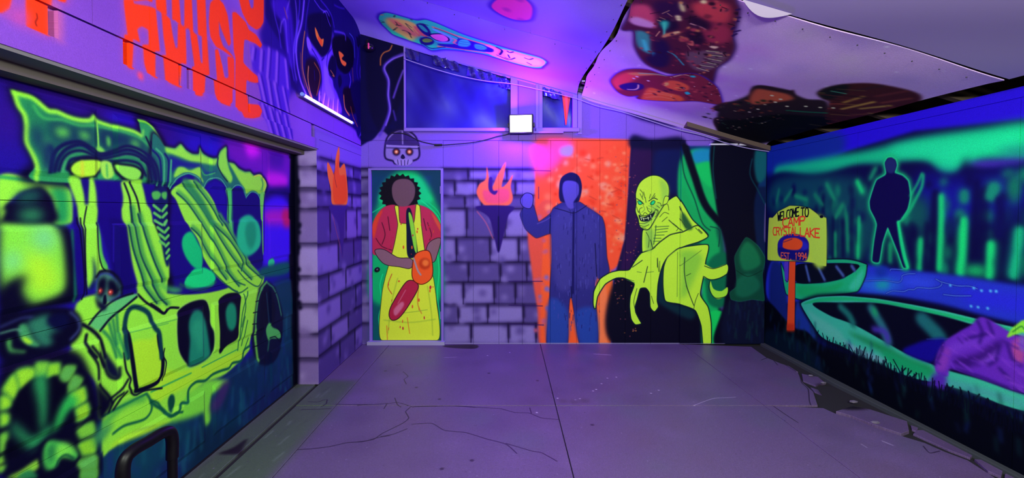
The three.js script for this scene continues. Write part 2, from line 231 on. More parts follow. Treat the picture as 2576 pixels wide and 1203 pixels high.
  // hooded cylinder lamp at the left
  G.f(INK, '1627,1188 1690,1192 1807,1186 1900,1154 1939,1099 1937,1042 1897,1003 1833,990 1731,997 1624,1033', 8).f('#2c7a58', '1720,1144 1796,1156 1805,1117 1845,1074 1804,1074 1813,1024 1769,1032 1728,1101', 12).f('#060a34', '1796,1141 1847,1150 1883,1124 1877,1087 1840,1081 1805,1106', 10);
  G.s('#4a5a90', 8, '1889,1145 1922,1103 1926,1057 1887,1023', 6).s('#38407a', 7, '1626,1149 1698,1165 1739,1160', 6).f('#3f9a5a', '1689,1137 1715,1135 1737,1078 1764,1034 1727,1045 1692,1091', 6).f('#4fae4c', '1645,1086 1662,1090 1665,1055 1709,1031 1704,1017 1661,1032', 6).s('#5fa87a', 6, '1625,1125 1676,1126 1697,1115', 4).f(HOT, '1697,1090 1719,1079 1736,1053 1714,1060', 5);
  // wheel
  G.f(INK, '1623,1007 1741,1012 1802,1011 1857,993 1925,940 1975,817 2005,676 2009,599 1992,554 1993,336 1614,574', 12);
  const seg = ['1628,909 1659,950 1672,900 1661,860', '1673,958 1707,959 1731,945 1730,913 1685,890', '1744,964 1782,952 1775,915 1743,908', '1791,942 1827,934 1826,895 1781,898', '1855,909 1894,895 1868,854 1830,864', '1893,855 1923,827 1902,805 1862,806', '1877,780 1932,787 1941,731 1895,726', '1900,704 1946,708 1958,650 1914,651', '1913,610 1976,604 1986,557 1928,566', '1917,536 1986,525 1987,465 1936,483', '1915,459 1984,445 1983,392 1924,417', '1919,410 1983,382 1982,343 1919,383', '1620,882 1642,868 1647,839 1619,839', '1619,817 1637,800 1633,776 1618,779', '1617,735 1628,734 1627,686 1616,679', '1615,645 1626,647 1622,602 1615,606'];
  seg.forEach((p, i) => G.ring('#5cae3a', 22, p, 7, 0.4));
  seg.forEach((p, i) => G.f(['#9ae62e', '#9ae62e', '#7fd63a', '#8ee02e', '#5fb84a', '#5fb84a'][i % 6], p, 5, 0.4));
  G.f('#030318', '1655,836 1677,880 1718,909 1739,910 1781,888 1817,889 1853,825 1862,806 1823,740 1803,671 1754,653 1725,674 1686,740 1656,791', 8).f('#030318', '1631,706 1673,692 1708,655 1704,630 1652,623 1630,636', 8);
  G.f('#2a9a50', '1730,908 1777,904 1779,798 1768,689 1751,707 1745,795', 14).f('#2fc04c', '1818,722 1852,776 1882,783 1910,730 1870,718 1846,689 1821,652 1803,661', 14).f('#2a9a50', '1648,777 1678,735 1725,674 1786,690 1794,656 1750,632 1732,614 1692,664 1655,729', 14);
  G.s(INK, 8, '1615,623 1691,614 1732,618 1811,613 1908,613 1966,641', 6).f('#8fdc3a', '1636,561 1682,560 1744,569 1752,536 1710,525 1689,527', 8).f('#2a8a4a', '1670,539 1714,545 1743,494', 6);
  G.f(INK, '1749,586 1762,625 1798,630 1821,613 1867,578 1911,513 1910,472 1865,463 1809,478 1773,505 1752,541', 5).f('#4fd04c', '1766,576 1775,614 1798,621 1848,583 1891,534 1911,493 1895,481 1866,508 1837,525 1818,497 1786,501 1769,531', 8).f('#86f048', '1815,577 1848,579 1886,537 1891,504 1847,529 1819,531', 12).f('#1f6f3c', '1784,590 1807,601 1810,550 1791,522', 12).s('#0f4a30', 8, '1818,497 1828,520 1857,524 1890,489', 4);
  // rear wheel
  G.f('#08102e', '3280,898 3333,995 3438,1027 3530,980 3605,861 3663,720 3680,585 3636,446 3536,352 3389,363 3287,439 3226,614', 10).s('#58b84c', 20, '3274,599 3269,736 3297,885 3349,972 3438,1022', 5).s('#3f9a5a', 13, '3438,1022 3520,961 3585,865 3642,703', 6).s('#6fd040', 26, '3268,678 3282,558 3304,433', 8);
  for (const p of ['3228,737 3310,720', '3238,821 3312,813', '3272,899 3330,897', '3227,652 3308,638', '3241,561 3323,545', '3567,911 3509,911']) G.s(INK, 7, p, 2);
  G.f('#050a24', '3330,897 3401,963 3491,925 3545,790 3523,670 3449,689 3394,643 3324,584', 10).s('#1f4a50', 10, '3436,936 3467,684', 6);
  G.f('#4fb850', '3421,636 3467,684 3522,633 3619,580 3638,511 3502,546 3455,544', 5).s(INK, 8, '3474,559 3559,544 3637,478 3649,550 3580,618', 3).s('#2a7a50', 16, '3464,541 3445,466', 8);
  for (const p of ['3187,993 3108,852 3059,592', '3137,817 3075,659', '3167,781 3103,614', '3187,644 3132,568', '3133,984 3146,880 3098,753']) G.s('#0f5a38', 9, p, 3);
  // torn hem and drips
  G.s('#0c5a3c', 17, '2308,556 2340,520 2383,479 2435,419 2491,414 2521,452 2571,438 2583,509 2646,530 2724,507 2794,520 2881,513 2959,501 3001,522 3101,505 3132,568 3209,581', 4).f('#0c4a3c', '2423,511 2447,537 2470,513 2464,464 2435,433', 5);
  G.s('#0c5a3c', 13, '2083,500 2146,508 2268,483 2313,524 2285,604 2249,613 2027,612', 4).s('#2f9a48', 22, '2026,569 2148,611 2270,592', 14).s('#0c5a3c', 13, '2306,564 2351,531 2381,480 2428,418 2470,418 2521,400', 4).f('#0c4a34', '2429,496 2451,532 2471,490 2453,452', 5);
  G.f(INK, '1991,779 2029,742 2075,678 2080,642 2044,614 2015,596 1999,657', 12).s(INK, 13, '2022,918 2043,856 2066,793 2113,763 2121,812', 5).f('#0a1030', '2050,909 2079,866 2114,803 2120,761 2071,791 2049,849', 8);
  for (const p of ['2027,623 2063,672 2118,693 2164,738', '2062,617 2093,659 2137,679', '2086,617 2111,639 2156,677', '1962,949 2004,870 2008,799', '1978,964 2021,897 2043,845', '2013,770 2063,694 2081,653']) G.s(INK, 12, p, 4);
  G.f('#3f9a50', '1980,528 2026,558 2084,550 2060,518 2013,488', 16).f(HOT, '2095,455 2211,451 2436,395 2281,403 2144,428 2064,438', 10);
  // edge of the door opening
  G.f('#04041a', '3842,2159 4054,2190 4027,886 3816,923', 14).f('#04041a', '3864,1059 4030,1036 4008,-27 3842,-29', 14);
  G.grain(0.14);
}
// ---------- left wall: orange lettering, flaming skull, painted stone ----------
const COURSES = [0, 0.255, 0.482, 0.749, 0.99, 1.287, 1.63, 1.78, 1.96, 2.096, 2.3];
const W = new Mural(1.15, 5.13, 0, 3.95, 510, '#8048ba');  // violet base is the blacklight cast on white primer, put into the colour
{
  for (let i = 0; i < 60; i++) W.o(rnd() < 0.5 ? '#8850c0' : '#7842b2', Math.round(rr(1150, 4000)) + ',' + Math.round(rr(2150, 3900)), rr(40, 120), 60);
  // skull painting, dark ground
  W.f('#24107a', '3045,3074 3284,3190 3519,2825 3547,2592 3269,2483 3061,2664', 30);
  W.f('#150a58', '3230,3281 5999,4731 5948,2315 5069,2441 4812,2530 3567,2565 3393,2812', 14);
  W.f('#3a16a0', '3190,3145 3428,3261 3523,3004 3518,2779 3418,2765 3347,3029 3223,3068', 20);
  for (const [p, w] of [['3704,3395 3655,3182 3564,2989 3561,2835 3622,2689 3733,2593', 26], ['3550,3320 3569,3206 3565,3020 3541,2889', 12], ['3309,2956 3329,3040 3386,3085 3402,2955 3419,2844', 12], ['3458,3275 3406,3162 3425,3122', 10], ['3611,3184 3521,2942 3518,2779 3557,2669', 14]]) W.s('#7a48e0', w * 0.8, p, 10).s('#9a70f0', w * 0.3, p, 4);
  W.f('#6a3cd0', '3744,3136 3791,3089 3939,3057 4072,3037 4217,3161 4312,3370 4338,3106 4212,2892 4395,2797 4525,2649 4391,2592 3982,2637 4040,2816 3937,2977 3788,2979', 12);
  W.f('#7a4ce4', '4072,3025 4217,3124 4274,2985 4331,2779 4457,2607 4147,2585 4009,2644 4096,2856', 14);
  W.f('#0a0530', '3795,3309 4225,3504 4282,3357 4218,3173 4072,3048 3914,3070 3792,3133', 10).f('#06031c', '4311,3320 4684,3483 4872,3433 4868,3235 4675,3076 4433,3063 4308,3170', 10);
  W.f('#0a0530', '4215,3063 4308,3145 4385,3072 4366,2952 4272,2911 4184,2956', 8).f('#0a0530', '4431,2960 4499,3007 4531,2939 4462,2866', 6);
  W.f('#1a0a1c', '3739,2897 3886,2959 4015,2901 3998,2757 3904,2628 3806,2657 3713,2759', 12).f('#120718', '4564,2869 4785,2959 4941,2861 4938,2717 4667,2682', 12);
  W.f('#ff8a2a', '3905,3247 3943,3240 4021,3192 4090,3219 4060,3135 3993,3146 3929,3178', 4).f('#ff5a20', '3968,3194 4048,3191 4047,3135 3988,3150', 4).f('#ff7a2a', '4453,3236 4590,3247 4536,3189 4660,3192 4623,3142 4518,3143', 4);
  W.s('#ff9a3a', 11, '3710,3132 3685,3037 3660,2911 3669,2788 3735,2680 3828,2586', 5).s('#ffb060', 12, '3774,2855 3760,2752 3794,2653 3853,2581', 5).s('#e07828', 9, '3885,2926 3988,2880 3999,2803 3930,2646', 5).s('#b06030', 8, '3627,2920 3646,2780 3711,2652', 6).s('#ff9a3a', 8, '4243,2975 4304,2958 4335,2943 4288,2940', 4).s('#e07828', 7, '4848,3201 4865,3066 4922,2941', 4).s('#ff9a3a', 17, '4581,2821 4613,2696 4740,2645', 6).s('#e87a2a', 9, '4780,2750 4856,2656 4997,2571', 4).s('#c86a2a', 7, '3369,3174 3415,3107', 5);
  for (const p of ['3997,2687 3982,2614', '4107,2706 4063,2588', '4208,2709 4176,2604', '4314,2724 4296,2595', '4426,2728 4407,2596']) W.s('#b070f8', 34, p, 9).s('#c88aff', 12, p, 4).s('#2a0c70', 6, p.split(' ').map((q) => q.split(',').map(Number)).map(([a, b]) => [a + 26, b]), 3);
  W.s('#8a60f0', 9, '4224,3491 4166,3513 4081,3462', 5).s('#7a50e8', 9, '3897,3489 4027,3472 4137,3488 4194,3442 4252,3406', 5).s('#6a8af8', 7, '4759,3548 4894,3526 4918,3337', 4).s('#7a50e8', 14, '4344,3396 4612,3480 4647,3428', 8).s('#7a50e8', 12, '4750,3113 4787,3042 4747,2948', 6);
  W.s('#5a34c0', 13, '5105,3683 5167,3485 5095,3194 5294,3043 5435,2894 5240,2665 5058,2466', 6).s('#7a50e8', 8, '5351,3522 5299,3259 5489,3065 5486,2906 5287,2705 5102,2488', 4);
  // hair-like violet streaks round the skull
  for (const [p, c] of [['3216,3157 3231,3053 3290,2948 3315,2844', '#4a26b8'], ['3260,3179 3276,3092 3338,3064', '#3a1c9c'], ['3366,3057 3402,2955 3458,2798 3515,2656', '#4a26b8'], ['3454,3115 3461,2979 3498,2813 3546,2645', '#2a128a'], ['3625,3357 3612,3247 3555,3057 3530,2885', '#4f2cc4'], ['3798,3441 3748,3287 3722,3148', '#3c1ca4'], ['4028,3553 4167,3549 4285,3519 4345,3433', '#4a28bc'], ['4350,3660 4480,3696 4618,3748', '#3a1ca0'], ['4956,3579 5036,3437 4989,3219 5071,3070', '#34189a'], ['5216,3683 5258,3518 5207,3290 5343,3118', '#4422ac']]) W.s(c, 13, p, 6);
  // cheek and jaw rims
  for (const p of ['3744,3125 3766,3058 3887,3016 3989,2961 4040,2839 4010,2668', '4100,3047 4044,3003', '4312,3358 4278,3208 4187,3114 4156,2995 4183,2932 4303,2895 4396,2822', '4370,3143 4433,3037 4603,3040 4750,3113 4828,3194', '4399,3001 4397,2899 4461,2815', '4568,3028 4601,2959 4529,2860', '3884,2858 3895,2772']) W.s('#1c0c60', 11, p, 5);
  W.f('#8a60f0', '4098,2975 4184,2956 4211,2843 4331,2754 4298,2695 4150,2705 4095,2832', 12).f('#8a5cf0', '3744,3092 3791,3100 3838,3042 3801,3000 3754,3021', 5);
  W.f('#0c0638', '4785,2959 5072,3129 5246,2970 5337,2839 5060,2584 4938,2717', 14);
  // striped fangs hanging left of the tube
  W.f('#4a22b4', '2932,2699 3069,2768 3342,2797 3417,2745 3453,2578 3409,2368 3445,2177 3169,2139 3089,2223 3013,2313 2957,2487', 14);
  for (const p of ['2954,2708 2938,2625', '3052,2727 3034,2580', '3149,2772 3120,2555', '3260,2786 3237,2535', '3379,2771 3413,2566', '3018,2540 3092,2358', '3128,2539 3182,2344', '3212,2546 3287,2340', '3337,2545 3409,2368', '3044,2346 3152,2145', '3140,2343 3238,2151', '3242,2330 3329,2157', '3351,2335 3424,2163']) W.s('#8850c8', 30, p, 8).s('#2a0f88', 12, p.split(' ').map((q) => q.split(',').map(Number)).map(([a, b]) => [a + 32, b + 6]), 6);
  // lettering
  const letters = [
    '1960,2545 2010,2570 2013,2554 2081,2576 2108,2584 2137,2585 2145,2511 2158,2391 2129,2375 2124,2245 2080,2249 2060,2295 2056,2378 2092,2397 2090,2465 2054,2467 2028,2441 2041,2387 2004,2385 1990,2247 1954,2247 1960,2386 1976,2396 1969,2455',
    '2172,2586 2226,2578 2242,2520 2262,2446 2273,2456 2279,2574 2332,2585 2335,2389 2297,2376 2280,2245 2223,2242 2182,2252 2171,2370 2198,2385 2180,2479',
    '2362,2581 2418,2576 2448,2434 2461,2438 2456,2579 2525,2570 2517,2390 2477,2365 2471,2279 2427,2238 2379,2236 2378,2380 2394,2398 2376,2489',
    '2530,2804 2590,2865 2648,2855 2686,2802 2714,2650 2692,2619 2634,2664 2606,2690 2662,2611 2743,2562 2642,2571 2575,2571 2530,2609 2514,2694',
    '2565,2542 2593,2559 2630,2477 2648,2412 2683,2423 2681,2546 2743,2555 2744,2376 2718,2355 2716,2282 2674,2242 2587,2242 2551,2295 2543,2361 2580,2373 2572,2445',
    '2733,2836 2770,2860 2870,2843 2904,2809 2989,2808 3059,2770 3039,2740 2976,2745 2856,2720 2842,2569 2934,2537 2996,2528 3008,2488 2933,2458 2874,2462 2866,2369 2894,2313 3005,2329 3043,2298 3016,2255 2916,2219 2823,2205 2795,2234 2747,2249 2759,2561 2744,2609',
    '2795,2992 2898,3044 2943,2968 2970,3080 3086,3139 3082,2943 3042,2881 2990,2845 2905,2844 2837,2890',
    '2141,2665 2198,2693 2206,2590 2143,2585', '2239,2714 2290,2739 2301,2584 2258,2587 2240,2584', '2328,2758 2382,2785 2390,2581 2347,2575 2324,2582', '2419,2804 2491,2840 2499,2584 2460,2581 2426,2585', '2005,2596 2119,2653 2115,2611 2081,2604 2016,2568',
    '1561,2380 1649,2425 1643,2297 1625,2248 1578,2251 1556,2259', '1457,2328 1515,2357 1505,2295 1480,2267 1456,2272', '1649,2425 1711,2456 1700,2410 1673,2403'];
  for (const p of letters) W.f('#c8488a', p, 20, 0.35);
  for (const p of letters) W.f('#ff3a10', p, 3, 0.35);
  for (const p of ['2143,2580 2170,2579 2185,2401 2162,2398', '2233,2576 2276,2571 2272,2456 2262,2444 2243,2504', '2339,2572 2361,2580 2392,2396 2344,2393', '2423,2573 2455,2578 2454,2444 2447,2434', '2501,2582 2525,2573 2563,2542 2570,2445 2573,2382 2518,2389', '2605,2733 2627,2692 2690,2615 2711,2623 2733,2578 2642,2597 2607,2652', '2607,2558 2669,2548 2686,2430 2658,2412 2639,2467', '2206,2686 2238,2702 2239,2583 2209,2591', '2291,2729 2326,2746 2322,2586 2304,2584', '2384,2775 2418,2792 2425,2585 2394,2583', '2492,2829 2541,2853 2521,2782 2512,2620 2500,2600', '2900,3031 2965,3064 2961,2983 2931,2965', '2858,2715 2903,2730 2933,2565 2846,2571', '2876,2454 3005,2472 3041,2366 2889,2313', '2129,2370 2171,2367 2182,2252 2126,2248', '2481,2364 2543,2358 2550,2277 2470,2273']) W.f('#8448a8', p, 5, 0.3);
  W.f('#f0486a', '2009,2236 2035,2242 2038,2208 2014,2211', 8).f('#c0489a', '1505,2280 1553,2317 1556,2259 1504,2247', 20).f('#b85aa0', '1648,2377 1683,2378 1681,2254 1643,2255', 12);
  W.s('#3a0a08', 3, '1591,2317 1594,2301 1587,2283 1591,2270', 2);
  // painted stone beside the door opening
  W.f('#4e3a7c', [[3860, 0], [5200, 0], [5200, 2330], [3860, 2330]], 8, 0);
  blocks(W, 3.9, 5.13, COURSES, (i) => [[4.42, 4.86], [4.2, 4.66], [4.46, 4.9], [4.16, 4.6], [4.4, 4.84], [4.2, 4.62, 4.95], [4.4, 4.8], [4.2, 4.66], [4.45, 4.85], [4.25]][i], '#4e3a7c', '#7a62aa', '#100628');
  W.f('#7c5cb4', [[3860, 2120], [5200, 2120], [5200, 2350], [3860, 2350]], 24, 0);
  // painted torch
  W.f('#ff7a2a', '4156,2064 4258,2000 4337,1920 4341,2096 4428,2251 4456,2199 4453,2041 4603,2080 4658,1684 4277,1655 4227,1804 4153,1948', 4).f('#ff5a1c', '4283,1916 4397,2102 4438,2174 4445,1973 4613,1964 4627,1707 4316,1678', 5).s('#a04a5a', 9, '4224,1633 4327,1436 4436,1252 4510,1108', 4).f('#3a2470', '4198,1643 4689,1649 4592,1567 4537,1244 4498,1109 4411,1433 4275,1547', 8).s('#4a1430', 6, '4340,2074 4321,1940 4374,1834', 3);
  W.grain(0.1);
}
// face of the stone pier that looks down the room
const J = new Mural(-1.95, -1.7, 0, 2.2, 500, '#8c76ac');
blocks(J, -1.95, -1.7, [0, 0.24, 0.47, 0.74, 1.0, 1.3, 1.62, 1.8, 2.0, 2.2], () => [], '#7c62a6', '#9c82c6', '#100628');
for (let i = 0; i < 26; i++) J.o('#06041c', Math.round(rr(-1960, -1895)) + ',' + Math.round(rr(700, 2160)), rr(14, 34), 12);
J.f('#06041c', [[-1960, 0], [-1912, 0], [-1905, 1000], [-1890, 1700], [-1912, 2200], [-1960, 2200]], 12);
J.grain(0.1);
// ---------- back wall: painted stone, torch, figures, tree ----------
const B = new Mural(-1.8, 3.12, 0, 3.95, 416, '#7a56c6');  // base colour carries the violet that the blacklight throws on white boards
{
  const INK = '#06041e';
  B.f('#58468a', [[-1900, 0], [600, 0], [600, 2120], [-1900, 2120]], 10, 0);
  const jb = [[-0.43, 0.02, 0.35], [-0.58, -0.23, 0.2, 0.5], [-0.52, -0.15, 0.1, 0.42], [-0.46, -0.08, 0.24, 0.55], [-0.6, -0.2, 0.14], [-0.48, -0.02, 0.3], [-0.5, -0.3], [-0.62, -0.34, 0.1], [-0.46, 0.0]];
  blocks(B, -0.77, 0.62, COURSES.slice(0, 10), (i) => jb[i], '#564488', '#8470b6', '#14082e');
  blocks(B, -1.8, -1.61, [0, 0.26, 0.5, 0.76, 1.0, 1.28, 1.55, 1.8, 2.0, 2.1], () => [], '#564488', '#7c68aa', '#14082e');
  B.f('#7a58c4', [[-1800, 2130], [620, 2130], [620, 2440], [-1800, 2440]], 20, 0);
  // black storm panel left of the window
  B.f('#0c0640', '-1852,3802 -1205,3802 -1211,2542 -1367,2471 -1484,2542 -1626,2424 -1862,2471', 8).f('#0a0530', '-1618,3663 -1220,3570 -1247,2916 -1484,2542 -1647,2916', 14);
  B.s('#5a38c0', 30, '-1222,3450 -1356,3391 -1453,3288 -1402,3140 -1403,2963 -1389,2786 -1449,2608 -1510,2490', 10).s('#8a64e8', 13, '-1222,3435 -1356,3383 -1445,3288 -1394,3140 -1403,2963 -1381,2786 -1434,2608', 5).s('#6a44cc', 20, '-1223,3258 -1283,3111 -1343,2934', 8).s('#e07a38', 12, '-1355,3552 -1385,3494 -1452,3464 -1489,3405 -1493,3317', 5).s('#5a38c0', 13, '-1344,2786 -1315,2668', 8);
  // skull over the door
  const sk = '-1448,2330 -1414,2471 -1305,2551 -1192,2551 -1079,2471 -1038,2307 -1052,2222 -1128,2184 -1156,2156 -1317,2156 -1354,2189 -1439,2222';
  B.f('#8a70c0', sk, 4).ring('#1a0c40', 20, sk, 5).f('#3a2470', '-1409,2438 -1305,2532 -1192,2532 -1080,2438 -1061,2372 -1419,2382', 5).s('#8a70c0', 16, '-1239,2542 -1235,2391', 4).s('#a890d8', 8, '-1429,2372 -1042,2358', 2).s('#1a0c40', 8, '-1429,2344 -1042,2335', 3);
  B.o('#1a0c30', '-1311,2297 -1156,2297', 46, 8).o('#e8603a', '-1311,2297 -1156,2297', 26, 8).o('#ffd0a0', '-1311,2297 -1156,2297', 14, 5).f('#1a0c40', '-1260,2231 -1236,2269 -1208,2231 -1232,2208', 2);
  B.f('#9a80cc', '-1326,2203 -1128,2203 -1156,2142 -1298,2142', 4); for (const p of ['-1298,2203 -1288,2147', '-1255,2198 -1251,2137', '-1213,2198 -1213,2137', '-1170,2203 -1180,2147']) B.s('#1a0c40', 7, p, 2);
  // door: plain figure in red shirt and yellow apron before a green glow
  B.f('#123e62', '-1614,2095 -769,2095 -776,19 -1628,19', 4, 0);
  B.f('#0c5a5e', '-1617,1647 -771,1647 -776,19 -1628,19', 30, 0).f('#10b868', '-1488,1883 -1298,2062 -1062,2048 -898,1836 -781,1457 -782,1078 -832,507 -1592,507 -1606,1173 -1561,1552', 26).f('#14d878', '-1451,1883 -1299,2024 -1072,2015 -945,1836 -922,1694 -1489,1694', 14).s('#12e080', 10, '-1604,1576 -1490,1647 -1418,1703', 4).s('#12e080', 10, '-932,1694 -828,1599 -771,1481', 4).s('#1cf08a', 9, '-1485,840 -1519,698 -1497,507 -1536,316 -1514,77', 3).s('#1cf08a', 9, '-839,1173 -811,888 -831,602 -804,316 -814,77', 3).s('#1cf08a', 9, '-1586,1457 -1528,1576 -1419,1647 -1371,1718', 3).s('#1cf08a', 9, '-1017,1718 -922,1637 -819,1528 -776,1410', 3);
  const hair = []; for (let i = 0; i < 44; i++) { const a = i / 44 * 6.283, r = i % 2 ? 1 : 1.13; hair.push([-1273 + Math.cos(a) * 225 * r, 1806 + Math.sin(a) * 225 * r * 0.92]); }
  B.f('#100c18', hair, 3, 0.4).f('#6c4c58', '-1365,1892 -1299,1968 -1167,1968 -1096,1883 -1111,1741 -1206,1637 -1291,1656 -1357,1751', 4);
  B.f('#c02c50', '-1371,1670 -1244,1647 -1064,1670 -899,1599 -790,1434 -772,1315 -829,1230 -924,1220 -972,1078 -1375,1031 -1470,1078 -1598,1078 -1615,1268 -1585,1481 -1490,1623', 3).f('#e8422c', '-1610,1410 -1561,1528 -1481,1609 -1538,1457 -1587,1268', 8).f('#e05040', '-899,1576 -805,1457 -781,1339 -852,1457', 6);
  for (const p of ['-1491,1457 -1454,1315 -1492,1197', '-1419,1528 -1397,1363', '-947,1457 -900,1315 -924,1244', '-994,1505 -961,1363', '-1563,1268 -1493,1173 -1374,1126']) B.s('#3c0c24', 8, p, 3);
  const apron = '-1338,1647 -1291,1647 -1273,1457 -1112,1457 -1083,1670 -1036,1647 -1018,1410 -972,1078 -878,793 -841,507 -824,48 -1509,48 -1496,602 -1457,793 -1350,1173 -1302,1434';
  B.f('#dff03a', apron, 3, 0.5).ring('#2a2a18', 6, apron, 2, 0.5);
  B.s('#a8c838', 10, '-1474,287 -1165,258 -856,297', 6).s('#8aa830', 6, '-1305,793 -1378,507 -1428,124', 5).s('#8aa830', 6, '-950,698 -903,364 -890,101', 5);
  B.f('#101830', '-1197,1599 -1140,1599 -1085,1268 -1067,1078 -1133,1031 -1190,1078 -1198,1363', 3).f('#8fe03c', '-1173,1552 -1131,1528 -1085,1268 -1076,1097 -1114,1173', 3);
  for (let i = 0; i < 46; i++) B.o(rnd() < 0.6 ? '#c8203c' : '#e05a2a', Math.round(rr(-1420, -870)) + ',' + Math.round(rr(120, 1500)), rr(3, 11), 2, rr(4, 22));
  B.s('#d8602a', 8, '-1044,793 -1069,507 -1022,364', 4).s('#c83a2a', 8, '-1376,840 -1424,698 -1377,602', 3).s('#e0662a', 7, '-1441,220 -1433,48', 3).s('#e0662a', 7, '-1194,316 -1166,124', 3).s('#8ab038', 6, '-1307,364 -1117,387 -951,411', 3);
  B.fo('#8c6070', '#241420', 7, '-1578,1116 -1469,1135 -1304,1040 -1162,1031 -1114,974 -1162,907 -1281,926 -1470,964', 3).fo('#8c6070', '#241420', 7, '-933,1211 -791,1268 -830,1078 -877,983 -972,1031', 3);
  B.fo('#b82444', '#30101c', 9, '-1191,755 -1059,698 -1164,483 -1289,316 -1379,287 -1412,364 -1364,497', 3).f('#d86a8a', '-1355,411 -1259,507 -1236,459 -1331,340', 8).s('#e08aa0', 6, '-1211,650 -1307,483', 4);
  B.fo('#ff5a24', '#5a1410', 9, '-1090,1078 -934,1116 -887,935 -902,793 -1011,717 -1115,764 -1134,888', 3).o('#c83a18', '-982,964', 70, 10).o('#ff7a34', '-972,974', 40, 10).s('#a89098', 20, '-1114,1031 -1067,888 -1030,831', 3);
  // painted wall torch
  B.f('#ff6a4a', '-354,1788 -331,1906 -250,1977 -236,2118 -184,1883 -109,2024 -14,2175 -33,2024 -61,1883 0,1921 71,2024 47,1883 71,1741 0,1656 -236,1647', 6).f('#f0506a', '-284,1836 -189,1836 -71,1859 24,1836 0,1703 -236,1694', 12).f('#3a1470', '-213,1977 -175,1987 -165,1845 -109,1836 -147,1788 -213,1845', 5);
  B.f('#2a1064', '-364,1647 71,1647 14,1528 -47,1268 -100,1097 -147,1268 -213,1514', 7).s('#c05a7a', 10, '-355,1590 -251,1457 -166,1268', 5).s('#0e0640', 16, '-99,1528 -100,1126', 5);
  // orange fire field
  B.f('#ff5230', '363,2438 1475,2438 1463,2118 1434,1457 1352,983 1257,888 546,840 356,983 332,1268', 12, 0.2);
  B.f('#e8503e', '260,1457 553,1647 557,-10 395,-10 366,411 308,793', 12).f('#ff5a2c', '441,1268 568,1268 548,-10 414,-10', 8).f('#ff5a2a', '712,602 831,602 905,-10 738,-10', 4).f('#ff6a30', '1068,793 1257,840 1243,-10 1071,-10', 5).f('#ff7a48', '1125,793 1212,507 1205,-10 1100,-10', 10);
  for (let i = 0; i < 70; i++) B.o(['#ff8a5a', '#f03c20', '#ff7048', '#e8987a', '#ff4428'][i % 5], Math.round(rr(480, 1400)) + ',' + Math.round(rr(1250, 2350)), rr(14, 46), 18);
  for (let i = 0; i < 170; i++) B.o(['#ff8a5a', '#ea3a1c', '#ff7448', '#f49068', '#f84a2c', '#ff6238'][i % 6], Math.round(rr(560, 1400)) + ',' + Math.round(rr(1100, 2380)), rr(8, 30), 12, rr(8, 26));
  for (let i = 0; i < 14; i++) B.s('#c83a28', 9, [[rr(900, 1400), rr(1500, 2250)], [rr(900, 1400), rr(1500, 2250)]].map((q, k, a) => (k ? [a[0][0] + rr(40, 90), a[0][1] + rr(-50, 30)] : q)), 6);
  B.f('#f04a78', '330,2438 778,2438 590,2118 354,2024', 40).f('#a890b0', '637,2344 778,2372 769,2250 646,2260', 18);  // soft pink is the flood lamp's bloom painted over the orange
  for (let i = 0; i < 30; i++) B.o(rnd() < 0.5 ? '#7c66b4' : '#c85a78', Math.round(rr(330, 560)) + ',' + Math.round(rr(100, 1700)), rr(10, 34), 14);
  B.s('#2a1058', 7, '118,2081 519,2071', 4).s('#2a1058', 7, '378,1883 378,1741', 4).s('#2a1058', 8, '24,755 427,755', 3).s('#2a1058', 8, '24,469 428,459', 3).s('#2a1058', 8, '24,244 442,230', 3);
  // dark bark ground
  B.f('#140a3c', '1475,2438 1721,2438 2121,2438 2119,-19 1262,-19 1281,793 1407,1268 1459,2024', 8, 0).f('#2a0c44', '1486,2307 1722,2307 1633,1457 1448,793 1357,-10 1281,-10 1352,840 1444,1457', 14).f('#0c1450', '1769,2307 2061,2307 2065,1836 1772,1883', 24);
  B.f('#07041e', '1258,698 1542,793 2495,507 2452,-10 1286,-10', 20);
  for (let i = 0; i < 120; i++) B.o(rnd() < 0.7 ? '#a0485a' : '#d8803c', Math.round(1420 + rr(-130, 160)) + ',' + Math.round(rr(60, 2250)), rr(4, 11), 4, rr(3, 8));
  for (let i = 0; i < 26; i++) B.o('#07041e', Math.round(rr(1520, 2030)) + ',' + Math.round(rr(2480, 2620)), rr(20, 50), 24);
  B.f('#7e58c8', '776,3080 1482,2870 1484,2542 777,2542', 20).f('#7e58c8', '1483,2752 2097,2565 2088,2438 1494,2438', 12).f('#0a0534', '1494,2495 1721,2448 2060,2471 2061,2344 1495,2344', 22).f('#1c0a50', '1398,2799 1719,2720 2002,2626 1955,2598 1578,2682', 20);
  // figure in blue overalls, plain head
  const suit = '558,1630 676,1699 863,1699 952,1640 1129,1522 1169,1384 1191,1049 1221,871 1093,792 1062,1049 1034,812 1054,614 1075,336 1087,-2 879,-2 828,256 778,554 749,534 730,256 720,-2 483,-2 502,336 521,733 540,1049 530,1325 352,1276 224,1384 161,1552 224,1660 313,1660 352,1542 382,1463 519,1561';
  B.ring('#0c0838', 12, suit, 5, 0.5).f('#2c2878', suit, 3, 0.5);
  B.f('#3c3688', '539,1483 775,1601 778,733 580,733', 24).f('#383286', '834,1581 1110,1483 1093,812 837,733', 24).f('#26409a', '511,534 719,415 711,-2 493,-2', 20).f('#24409c', '818,376 1055,415 1077,-2 889,-2', 20);
  for (let i = 0; i < 160; i++) { const u = rr(560, 1130), v = rr(150, 1640); B.s(rnd() < 0.5 ? '#4a46a0' : '#1e1a60', rr(3, 8), [[u, v], [u + rr(-6, 6), v + rr(20, 70)]], 3); }
